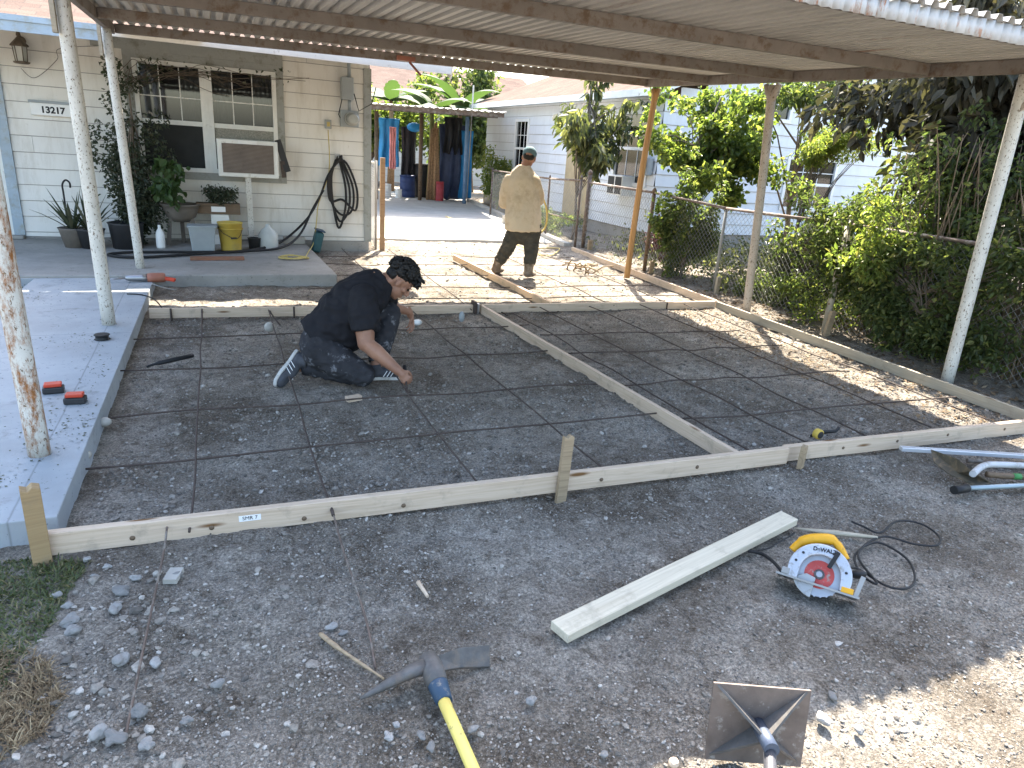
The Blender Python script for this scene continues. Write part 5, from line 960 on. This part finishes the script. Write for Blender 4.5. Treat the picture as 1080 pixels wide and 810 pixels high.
# ------------------------------------------------------------------ trees and shrubs
TG='trees and shrubs along the fence'
c_=AT(762,150,9.); plant('leafy_tree','bright green tree with heart shaped leaves between the wooden pole and the middle right post','tree',(6.5,9.0,0),tuple(c_),(1.05,.9,.95),150,.15,10500,.075,lf_bright,.85,.6,.03,41,TG,top=(c_.x-.2,9.0,2.6),limbn=35)
tw=MB(); rg=random.Random(77)
for k in range(230):
    x=rg.uniform(6.2,7.1); y=rg.uniform(2.3,5.4); h_=rg.uniform(.8,2.1); a=rg.uniform(0,6.28); l=rg.uniform(.1,.6); tw.tube(smooth_path([(x,y,0),(x+.25*l*math.cos(a),y+.25*l*math.sin(a),h_*.55),(x+l*math.cos(a),y+l*math.sin(a),h_)],3),[.009]*3+[.006]*3+[.003],4)
tt=thing('twig_thicket','tangle of thin brown upright stems among the bushes along the fence','thicket',(0,0,0)); tw.build('stem',M('twig',(.2,.15,.1),.9,.35,sc=8),tt)
plant('yellow_shrub','loose yellow green shrub catching the sun above the fence left of the front right post','shrub',(6.9,4.3,0),tuple(AT(955,250,4.6)),(.45,.6,.5),50,.1,1800,.06,lf_yellow,.5,.5,.02,78,TG,limbn=50)
c_=AT(885,225,6.9); plant('hedge_bush','mid green hedge bush filling the gap below the feathery tree','bush',(c_.x,6.9,0),(c_.x,6.9,.75),(.7,.8,.7),130,.14,7500,.055,lf_mid,.5,.4,.03,70,TG,limbn=60)
plant('hedge_bush','dark bush deeper in the garden behind the tangled bush','bush',(8.0,6.0,0),(8.0,5.6,.9),(.8,1.3,.9),120,.22,12000,.07,lf_dark,.5,.4,.03,71,TG,limbn=50)
plant('fence_vine','leafy vine covering the fence right of the leaning post','vine',(6.05,4.0,0),(6.0,4.5,.8),(.12,2.4,.75),200,.12,12000,.055,lf_mid,.55,.4,.012,72,TG,limbn=100)
c_=AT(722,235,8.3); plant('leafy_shrub','dense green shrub growing through the fence below the bright tree','shrub',(c_.x,8.2,0),(c_.x,8.2,.85),(.38,.6,.8),70,.13,5000,.055,lf_mid,.65,.4,.025,42,TG,limbn=40)
plant('low_shrub','low yellowish green bush behind the right board left of the middle right post','shrub',(6.3,6.6,0),(6.35,6.6,.35),(.35,.6,.4),36,.13,2600,.04,lf_mid,.5,.3,.02,43,TG)
c_=AT(870,150,7.6); plant('feathery_tree','fine leaved bright yellow green tree right of the middle right post','tree',(c_.x-.5,7.4,0),tuple(c_),(.8,.5,.3),90,.12,7000,.05,lf_yellow,.35,.7,.03,44,TG,top=(c_.x-.2,7.5,c_.z-.1),limbn=16)
c_=AT(860,95,8.6); plant('overhanging_tree','loose green tree crown rising above the feathery tree near the roof edge','tree',(c_.x+.3,8.9,0),tuple(c_),(1.1,.6,.4),50,.14,2200,.09,lf_mid,.5,.9,.05,73,TG,top=(c_.x,8.8,2.8),limbn=12)
plant('drooping_leaf_tree','young tree with dark drooping leaf sprays behind the standing man','tree',(6.55,12.3,0),(6.8,12.3,2.1),(1.15,.8,.95),84,.14,1900,.2,lf_dark,.36,1.5,.03,45,TG,top=(6.65,12.3,3.0),limbn=84)
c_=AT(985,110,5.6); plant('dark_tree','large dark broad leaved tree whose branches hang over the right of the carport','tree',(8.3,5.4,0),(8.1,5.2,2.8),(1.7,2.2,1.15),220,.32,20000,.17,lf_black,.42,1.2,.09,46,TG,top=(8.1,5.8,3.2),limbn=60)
plant('dense_bush','big dark tangled bush filling the fence behind the leaning post','bush',(6.6,4.7,0),(6.65,4.7,1.1),(.6,1.05,1.15),210,.16,15000,.058,lf_mid,.5,.4,.04,47,TG,limbn=110)
plant('dense_bush','dark bush behind the front right post','bush',(6.6,2.9,0),(6.65,3.0,1.15),(.5,1.0,1.15),130,.18,15000,.055,lf_dark,.5,.4,.04,48,TG,limbn=80)
plant('tangled_bush','greyish tangled bush between the middle right post and the leaning post','bush',(6.4,6.2,0),(6.4,6.2,.62),(.4,.75,.62),80,.13,7500,.045,lf_vine,.45,.5,.03,49,TG,limbn=80)
plant('sunlit_plant','bright yellow green ginger like plant at the right edge','plant',(6.6,2.35,0),(6.75,2.5,1.5),(.25,.3,.45),14,.12,300,.2,lf_yellow,.25,.5,.02,50,TG)
plant('sunlit_plant','bright green plant low at the right edge behind the front right post','plant',(6.3,2.6,0),(6.35,2.7,.55),(.3,.35,.4),20,.12,1300,.06,lf_bright,.5,.3,.02,51,TG)
plant('red_leaf_plant','small purple red leaved plant behind the wooden pole','plant',(6.35,9.1,0),(6.35,9.1,.5),(.22,.25,.3),16,.09,500,.06,lf_red,.4,.4,.012,52,TG)
plant('fence_weed','leafy weed climbing the fence right of the wooden pole','weed',(6.15,8.55,0),(6.12,8.6,1.0),(.15,.3,.35),12,.1,420,.07,lf_bright,.75,.5,.012,53,TG)
plant('gate_weed','low weeds growing along the gate foot behind the standing man','weed',(6.3,13.6,0),(6.4,13.3,.3),(.3,1.4,.28),40,.12,2200,.05,lf_mid,.4,.2,.012,54,TG)
gcp=region([(5.75,3.4),(7.6,3.4),(7.4,6.4),(6.0,5.9)],1,rng)
cc=[]; rg=np.random.default_rng(60)
for k in range(70): x,y=rg.uniform(5.95,7.4),rg.uniform(2.3,6.2); cc.append((x,y,.1+.08*rg.random(),.13))
t=leafmesh('ground_cover',cc,4200,.045,lf_yellow,None,rg,.6,updir=1.); tag(t,'yellow green sunlit ground cover plants behind the right board','ground cover',kind='stuff')
cc=[]; rg=np.random.default_rng(61)
for k in range(160): x,y=rg.uniform(6.3,9.5),rg.uniform(2.2,11.5); cc.append((x,y,.08+.08*rg.random(),.22))
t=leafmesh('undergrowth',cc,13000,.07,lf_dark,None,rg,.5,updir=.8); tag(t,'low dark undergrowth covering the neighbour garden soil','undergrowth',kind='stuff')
# foliage mass farther back on the right and beyond the house
plant('background_tree','tall dark tree beyond the fence at the far right','tree',(10,4.5,0),(10,5,2.2),(1.6,2.8,2.2),120,.4,9000,.16,lf_dark,.5,.4,.12,61,'trees in the background',limbn=40)
plant('background_tree','tall tree behind the neighbour house roof','tree',(18,24,0),(18,24,4),(4,3,2.6),90,.7,7000,.3,lf_mid,.5,.3,.2,62,'trees in the background',limbn=20)
plant('background_tree','bright tree behind the lean to on the left','tree',(5,25.5,0),(5,25.5,2.6),(2.4,1,1.6),90,.45,8000,.18,lf_bright,.5,.3,.15,63,'trees in the background',limbn=30)
plant('background_tree','green tree behind the banana plants','tree',(9.2,26,0),(9.2,26,3),(2.4,1.5,2.0),90,.5,8000,.2,lf_mid,.5,.3,.15,64,'trees in the background',limbn=30)
plant('background_shrub','yellow leaved shrub between the blue pole and the neighbour house','shrub',(7.45,19.,0),(7.45,19.,.9),(.3,.6,.9),40,.2,2600,.1,lf_yellow,.4,.8,.04,65,'trees in the background')
# ------------------------------------------------------------------ people
def remesh(mb,voxel,name,mat,parent,smooth=6,wr=0,wscale=(9,9,9),keep=None,fine=0):
    me=bpy.data.meshes.new('tmp'); me.from_pydata(mb.v,[],mb.f); o=bpy.data.objects.new('tmp',me); COL.objects.link(o)
    r=o.modifiers.new('r','REMESH'); r.mode='VOXEL'; r.voxel_size=voxel; s=o.modifiers.new('s','SMOOTH'); s.iterations=smooth; s.factor=.5
    dg=bpy.context.evaluated_depsgraph_get(); m2=bpy.data.meshes.new_from_object(o.evaluated_get(dg)); bpy.data.objects.remove(o)
    if wr:
        ns=[v.normal.copy() for v in m2.vertices]
        for v,nn in zip(m2.vertices,ns):
            q=V((v.co.x*wscale[0],v.co.y*wscale[1],v.co.z*wscale[2])); f=noise.noise(q)+.5*noise.noise(q*2.3+V((5,5,5))); f=1-2*abs(f)
            v.co+=nn*(f*wr+(fine*noise.noise(v.co*45) if fine else 0))
    m2.polygons.foreach_set('use_smooth',[True]*len(m2.polygons)); m2.materials.clear(); m2.materials.append(mat); o=bpy.data.objects.new(name,m2); COL.objects.link(o); o.parent=parent; return o
def limb(mb,pts,rs,n=14,round_=True):
    mb.tube(pts,rs,n)
    if round_:
        for p,r in ((pts[0],rs[0]),(pts[-1],rs[-1])): mb.ell(p,(r,r,r),12,8)
        for p,r in zip(pts[1:-1],rs[1:-1]): mb.ell(p,(r,r,r),12,8)
def m_skin_f():
    t=NT('skin'); c=t.ramp(t.noise(7,4),[(.35,(.25,.125,.08)),(.65,(.34,.18,.115))]); t.p.inputs['Subsurface Weight'].default_value=.08; t.p.inputs['Subsurface Radius'].default_value=(.01,.004,.002)
    return t.done(c,.5,0,t.bump(t.noise(90,3),.15,.002),.35)
m_skin=m_skin_f()
m_hair=M('black_hair',(.008,.007,.006),.55,.4,sc=40,bump=.6,bsc=120)
m_tshirt=M('black_tshirt',(.017,.017,.02),.85,.15,sc=12,bump=.15,bsc=300,spec=.15)
m_jeans=M('faded_dark_jeans',(.038,.038,.042),.9,.35,sc=9,bump=.2,bsc=300,spec=.1,dirt=(.16,.16,.17),dsc=14,dlo=.56,dhi=.66)
m_tan=M('tan_shirt',(.56,.46,.33),.9,.12,sc=3,bump=.15,bsc=200,spec=.1,dirt=(.43,.34,.23),dsc=2.2,dlo=.5,dhi=.62)
m_pants=M('olive_work_trousers',(.065,.06,.048),.9,.25,sc=8,bump=.2,bsc=200,spec=.1,dirt=(.14,.12,.09),dsc=5,dlo=.5,dhi=.75,damt=.6)
m_boot=M('muddy_boot',(.16,.12,.085),.8,.25,sc=12,bump=.4,dirt=(.3,.25,.19),dsc=8)
m_shoe=M('grey_sneaker',(.06,.062,.07),.7,.25,sc=20); m_sole=M('pale_sole',(.5,.49,.46),.7,.12,dirt=(.3,.28,.25),dsc=12)
m_cap=M('teal_cap',(.1,.17,.19),.85,.2,bump=.2,bsc=200)
m_eye=M('eye_dark',(.02,.015,.01),.2,0,bump=0)
def hand(mb,w,dirv,palm_n,side,curl,S=1.,spread=.0):
    """w wrist, dirv towards the fingers, palm_n out of the palm, side towards the thumb"""
    w=V(w); d=V(dirv).normalized(); pn=V(palm_n); pn=(pn-d*pn.dot(d)).normalized(); sd=d.cross(pn).normalized()
    if sd.dot(V(side))<0: sd=-sd
    mb.ell(w+d*.045*S,(.047*S,.038*S,.017*S),12,8,Matrix((d,sd,pn)).transposed()); limb(mb,[w-d*.02*S,w+d*.03*S],[.024*S,.028*S])
    lens=[(.042,.026,.02),(.047,.03,.021),(.043,.028,.02),(.034,.021,.018)]
    for k in range(4):
        off=(.028-.0187*k)*S; b=w+d*(.083-.004*abs(k-1.3))*S+sd*off; ang=0; pts=[w+d*.045*S+sd*off*.8,b]; cur=b
        for j,L_ in enumerate(lens[k]):
            ang+=curl[j]+.05*k; dd=(d*math.cos(ang)+pn*math.sin(ang)+sd*spread*(1.2-k)*.3).normalized(); cur=cur+dd*L_*S; pts.append(cur)
        limb(mb,pts,[.0105*S,.0098*S,.009*S,.0082*S,.0068*S],8)
    b=w+d*.02*S+sd*.022*S; p1=b+(d*.55+sd*.6+pn*.45).normalized()*.042*S; p2=p1+(d*.75+sd*.1+pn*.65).normalized()*.032*S; p3=p2+(d*.8-sd*.3+pn*.5).normalized()*.026*S
    limb(mb,[b,p1,p2,p3],[.015*S,.0125*S,.0105*S,.0085*S],8)
def head(mb,c,f,u,S=1.):
    """c head centre, f face direction, u crown direction -- returns frame"""
    f=V(f).normalized(); u=V(u); u=(u-f*u.dot(f)).normalized(); s=f.cross(u); Rm=Matrix((f,s,u)).transposed(); c=V(c)
    def q(a,b,h): return c+(f*a+s*b+u*h)*S
    mb.ell(q(-.008,0,.03),(.098*S,.078*S,.098*S),18,14,Rm); mb.ell(q(.03,0,-.045),(.062*S,.056*S,.072*S),16,12,Rm); mb.ell(q(.06,0,-.095),(.026*S,.028*S,.02*S),10,8,Rm)
    mb.tube([q(.085,0,.012),q(.112,0,-.028)],[.009*S,.016*S],8); mb.ell(q(.105,0,-.03),(.014*S,.018*S,.011*S),10,8,Rm)
    mb.ell(q(.084,0,-.062),(.015*S,.026*S,.007*S),10,8,Rm); mb.ell(q(.083,0,-.073),(.014*S,.023*S,.007*S),10,8,Rm)
    for b in(-1,1):
        mb.ell(q(.08,.03*b,.022),(.014*S,.026*S,.009*S),10,8,Rm); mb.ell(q(.06,.045*b,-.02),(.026*S,.022*S,.02*S),10,8,Rm); mb.ell(q(-.005,.08*b,-.012),(.02*S,.009*S,.032*S),10,8,Rm)
    return q,Rm
def eyes(q,Rm,parent,S=1.):
    for b in(-1,1): mb=MB(); mb.ell(q(.083,.031*b,.004),(.01*S,.013*S,.009*S),10,8,Rm); mb.build('eye',m_eye,parent)
def shoe(name,parent,heel,toe,up,S,mat,sole,stripes=True):
    heel,toe=V(heel),V(toe); d=(toe-heel).normalized(); u=V(up); u=(u-d*u.dot(d)).normalized(); s=d.cross(u); Rm=Matrix((d,s,u)).transposed(); L_=.285*S
    def q(a,b,h): return heel+(d*a+s*b+u*h)*S
    mb=MB(); mb.ell(q(.05,0,.05),(.055*S,.038*S,.055*S),12,8,Rm); mb.ell(q(.13,0,.045),(.1*S,.042*S,.045*S),12,8,Rm); mb.ell(q(.215,0,.035),(.068*S,.047*S,.034*S),12,8,Rm); mb.tube([q(.055,0,.04),q(.045,0,.115)],[.045*S,.042*S],14)
    sh_=remesh(mb,.007,name,mat,parent,4)
    mb=MB(); o_=[(.0,-.03),(.03,-.037),(.1,-.034),(.2,-.05),(.26,-.04),(.285,-.012),(.285,.012),(.26,.04),(.2,.05),(.1,.034),(.03,.037),(0,.03)]; mb.prism([(a*S,b*S) for a,b in o_],(q(0,0,.012),d,s,u),.024*S); mb.build('sole',sole,sh_,bevel=.006)
    if stripes:
        for sg in(-1,1):
            for k in range(3): mb=MB(); mb.bar(q(.1+.026*k,sg*.043,.03),q(.128+.026*k,sg*.036,.072),.004,.011,s); mb.build('stripe',m_white2,sh_)
    return sh_
# --- kneeling man (faces +X, right side to the camera)
km=thing('person','kneeling man in black t-shirt and dusty dark jeans bending over the rods','person',(.85,4.8,0)); KO=V((.85,4.8,0))
for_=lambda v:V(v)-KO
hipR=for_(AT(338,370,4.72)); hipL=hipR+V((.03,.24,.02)); pel=(hipR+hipL)/2
kneeR=for_(AT(381,401,4.58)); kneeR.z=.085; ankR=for_(AT(317,386,4.82)); 
kneeL=for_(AT(411,331,4.93)); ankL=for_(AT(396,392,4.68)); ankL.z=.1
shR=for_(AT(383,316,4.66)); shL=for_(AT(398,306,5.03)); neck=for_(AT(401,294,4.86)); hd=for_(AT(421,296,4.84))
elR=for_(AT(386,362,4.55)); wrR=for_(AT(420,391,4.42)); elL=for_(AT(410,322,5.2)); wrL=for_(AT(432,329,5.25))
belly=for_(AT(356,347,4.83)); chest=for_(AT(378,320,4.85))
hf=(V((.62,-.12,-.72))); hu=V((.72,-.05,.62))
mb=MB(); 
limb(mb,[hipR,kneeR],[.1,.066]); limb(mb,[kneeR,ankR],[.06,.042]); limb(mb,[hipL,kneeL],[.1,.066]); limb(mb,[kneeL,ankL],[.06,.042])
limb(mb,[pel,belly,chest,neck.lerp(chest,.3)],[.14,.15,.15,.12]); limb(mb,[shL,chest,shR],[.075,.11,.075]); limb(mb,[neck.lerp(chest,.15),neck.lerp(hd,.6)],[.068,.06])
limb(mb,[shR,shR.lerp(elR,.5),elR,elR.lerp(wrR,.3),wrR],[.08,.075,.06,.056,.034]); limb(mb,[shL,elL,elL.lerp(wrL,.3),wrL],[.06,.044,.044,.028])
q,Rm=head(mb,hd,hf,hu,1.06)
fd=(wrR-elR).normalized(); gd_=(fd+V((.1,-.05,-.25))).normalized()
hand(mb,wrR+fd*.01,gd_,V((.0,.9,-.35)),V((0.3,0,1)),(1.0,1.15,.8))
hand(mb,wrL,V((.25,-.1,-.95)),V((-.9,-.2,-.3)),V((.1,-1,0)),(.3,.35,.3),spread=.25)
body=remesh(mb,.0052,'body',m_skin,km,3)
eyes(q,Rm,km)
rg=random.Random(11); mb=MB(); mb.ell(q(-.02,0,.055),(.108,.09,.09),16,12,Rm); mb.ell(q(-.055,0,.01),(.062,.074,.07),12,10,Rm)
for k in range(420):
    a=rg.uniform(0,6.28); e=rg.uniform(-.3,1.45); x=math.cos(e)*math.cos(a); y=math.cos(e)*math.sin(a); z=math.sin(e)
    if x>.6 and z<.3: continue
    if e<.1 and x>-.05: continue
    r=rg.uniform(.008,.014); mb.ell(q(-.018+.113*x*rg.uniform(.95,1.08),.094*y,.055+.097*z*rg.uniform(.95,1.1)),(r,r,r),6,4)
for k in range(110): r=rg.uniform(.008,.013); mb.ell(q(.065+rg.uniform(0,.045),rg.uniform(-.07,.07),.075+rg.uniform(-.02,.05)),(r,r,r),6,4)
remesh(mb,.0045,'hair',m_hair,km,0,wr=.003,wscale=(90,90,90))
mb=MB(); mb.tube([pel+V((-.02,0,.03)),belly+V((-.02,0,.01)),chest+V((-.015,0,.0)),chest.lerp(neck,.6),neck.lerp(hd,.22)],[.175,.182,.18,.155,.085],20); mb.ell(belly+V((.02,-.01,-.01)),(.17,.19,.17)); mb.ell(chest.lerp(neck,.3),(.16,.21,.14)); mb.ell(chest+V((-.04,0,.02)),(.17,.21,.15)); mb.ell(chest.lerp(belly,.5)+V((-.035,0,.03)),(.18,.21,.16)); mb.ell(belly+V((-.03,0,.03)),(.17,.2,.16)); limb(mb,[shL+V((0,-.02,0)),chest.lerp(neck,.45),shR+V((0,.03,0))],[.088,.125,.09])
for s_,e_2 in ((shR,elR),(shL,elL)): mb.ell(s_,(.1,.096,.1)); mb.tube([s_,s_.lerp(e_2,.42),s_.lerp(e_2,.72)],[.098,.1,.094],16)
remesh(mb,.008,'tshirt',m_tshirt,km,4,wr=.011,wscale=(7,9,9),fine=.002)
mb=MB(); limb(mb,[hipL,pel,hipR],[.125,.145,.125]); limb(mb,[hipR,hipR.lerp(kneeR,.5),kneeR],[.127,.112,.083]); limb(mb,[kneeR,kneeR.lerp(ankR,.5)],[.08,.074]); mb.tube([kneeR.lerp(ankR,.4),kneeR.lerp(ankR,.93)],[.07,.058],14)
limb(mb,[hipL,hipL.lerp(kneeL,.5),kneeL],[.125,.11,.083]); mb.tube([kneeL,kneeL.lerp(ankL,.5),kneeL.lerp(ankL,.92)],[.082,.077,.062],14); mb.ell(kneeR+V((0.01,0,-.0)),(.085,.08,.08))
remesh(mb,.009,'jeans',m_jeans,km,4,wr=.008,wscale=(13,11,16))
toeR=for_(G(291,402,.03)); heelR=ankR+V((-.035,.02,.085)); dR=(toeR-heelR).normalized()
shoe('sneaker',km,toeR-dR*.27,toeR+dR*.0,V((1,-.1,.25)),1.08,m_shoe,m_sole)
shoe('sneaker',km,V((ankL.x-.05,ankL.y,.012)),V((ankL.x+.25,ankL.y-.03,.012)),V((0,0,1)),1.0,m_shoe,m_sole)
tl_=wrR+gd_*.075+KO; t=thing('tie_wire_twister','dark handled hook tool held upright in the right hand','hand tool',(tl_.x,tl_.y,0)); o_=V((tl_.x,tl_.y,0))
a=AT(437,384,tl_.y)-o_; b=AT(431,421,tl_.y-.1)-o_; b=V((b.x,-.06,.02)); a=tl_-o_+(tl_-o_-b).normalized()*.095
MB().tube([a,a.lerp(b,.5)],.0135,10).build('grip',m_black,t); MB().tube([a.lerp(b,.5),b,b+V((.02,-.02,.01))],.0075,6).build('shank',m_rebar,t)
pt=wrL+KO+V((.03,-.01,-.11)); t=MB().tube([pt+V((-.02,0,-.06)),pt,pt+V((.0,0,.09))],.004,5).build('wire_piece',m_rebar); tag(t,'short piece of tie wire hanging from the far hand','wire')
# --- standing man (back to camera, looking right)
sm_=thing('person','standing man in loose tan shirt and teal cap walking away with a hose','person',(3.75,8.65,0)); SO2=V((3.75,8.65,0))
fs_=lambda v:V(v)-SO2
HR=fs_(AT(561,247,8.62)); HL=fs_(AT(545,247,8.7)); KL=fs_(AT(534,264,8.72)); AL=fs_(AT(523,286,8.85)); AL.z=.1; KR=fs_(AT(560,266,8.55)); AR=fs_(AT(557,288,8.55)); AR.z=.1
pv=(HR+HL)/2; cht=fs_(AT(549,200,8.66)); nk=fs_(AT(552,177,8.68)); hd2=fs_(AT(558,166,8.7)); SL=fs_(AT(537,190,8.72)); SR=fs_(AT(563,191,8.6)); EL_=fs_(AT(532,214,8.85)); WL=fs_(AT(545,222,9.02)); ER=fs_(AT(568,212,8.72)); WR=fs_(AT(566,204,8.93))
ff=V((.5,.85,-.4)); fu=V((.2,.15,1))
mb=MB(); limb(mb,[HR,KR,AR],[.095,.065,.045]); limb(mb,[HL,KL,AL],[.095,.065,.045]); limb(mb,[pv,cht,nk.lerp(cht,.35)],[.09,.1,.085]); limb(mb,[SL,cht.lerp(nk,.5),SR],[.055,.07,.055]); limb(mb,[nk.lerp(cht,.2),nk.lerp(hd2,.5)],[.064,.058])
limb(mb,[SL,EL_,WL],[.06,.045,.03]); limb(mb,[SR,ER,WR],[.06,.045,.03]); q2,Rm2=head(mb,hd2,ff,fu,1.08)
hand(mb,WR,V((-.2,.7,.1)),V((0,-.2,-1)),V((-1,0,0)),(1.,1.1,.8)); hand(mb,WL,V((.6,.5,0)),V((0,-.2,-1)),V((0,1,0)),(1.,1.1,.8))
remesh(mb,.0065,'body',m_skin,sm_,3); eyes(q2,Rm2,sm_,.98)
mb=MB(); mb.ell(q2(-.03,0,.01),(.075,.079,.075),14,10,Rm2); remesh(mb,.008,'hair',m_hair,sm_,2,wr=.003,wscale=(60,60,60))
mb=MB(); mb.ell(q2(-.008,0,.045),(.112,.096,.09),16,12,Rm2); mb.prism([(.06,-.075),(.15,-.06),(.185,0),(.15,.06),(.06,.075)],(q2(0,0,.035),Rm2.col[0]-Rm2.col[2]*.15,Rm2.col[1],Rm2.col[2]),.008); remesh(mb,.006,'cap',m_cap,sm_,2)
mb=MB(); fr=(cht-pv); prof=[(.265,-.04),(.25,.1),(.225,.28),(.215,.4),(.2,.47),(.15,.55),(.09,.61)]; vs=[]; n=24; base=fs_(AT(552,240,8.64))
for r,h_ in prof:
    cc_=base.lerp(nk,min(1.05,h_/.6+0.02)) if h_<.62 else nk
    for j in range(n): a=2*PI*j/n; vs.append(cc_+V((r*math.cos(a),r*.72*math.sin(a),0)))
fs=[(i*n+j,i*n+(j+1)%n,(i+1)*n+(j+1)%n,(i+1)*n+j) for i in range(len(prof)-1) for j in range(n)]+[tuple(range(n))[::-1],tuple(range((len(prof)-1)*n,len(prof)*n))]; mb.add(vs,fs)
for s_,e2,w2 in ((SL,EL_,WL),(SR,ER,WR)): mb.ell(s_,(.075,.08,.075)); mb.ell(s_.lerp(nk,.4)-V((0,0,.05)),(.1,.08,.07)); mb.tube([s_,s_.lerp(e2,.6),e2.lerp(w2,.06)],[.078,.09,.082],14); mb.ell(e2,(.078,.078,.078))
remesh(mb,.012,'shirt',m_tan,sm_,9,wr=.013,wscale=(6,6,2.6))
mb=MB(); limb(mb,[HL+V((0,0,.08)),pv,HR+V((0,0,.08))],[.13,.14,.13]); mb.tube([HR+V((0,0,.08)),KR,AR.lerp(KR,.35)],[.12,.088,.076],14); mb.tube([HL+V((0,0,.08)),KL,AL.lerp(KL,.35)],[.12,.088,.076],14); remesh(mb,.011,'trousers',m_pants,sm_,4,wr=.012,wscale=(10,10,16))
for A_,K_,tx in ((AR,KR,.0),(AL,KL,.0)):
    mb=MB(); mb.tube([K_.lerp(A_,.52),A_.lerp(K_,.1),V((A_.x,A_.y,.05))],[.078,.062,.06],14); mb.ell(V((A_.x+.05,A_.y+.06,.045)),(.09,.11,.045)); mb.ell(V((A_.x,A_.y,.05)),(.065,.065,.05)); remesh(mb,.009,'boot',m_boot,sm_,3,wr=.003)
w0=WR+SO2
cord('air_hose','yellow hose held by the standing man hanging in a loop at his side','hose',[w0+V((-.1,.1,0)),w0,AT(572,208,8.9),AT(577,224,8.85),AT(575,240,8.8),AT(567,247,8.78),AT(564,243,8.8),AT(570,228,8.9),w0+V((.02,.1,-.02))],.014,m_yelcord)
cord('ground_hose','pale hose trailing on the ground along the driveway edge','hose',[G(564,262,.02),G(590,262,.03),G(575,270,.02),G(545,258,.04),G(500,240,.06),G(470,228,.06)],.01,m_yelcord)
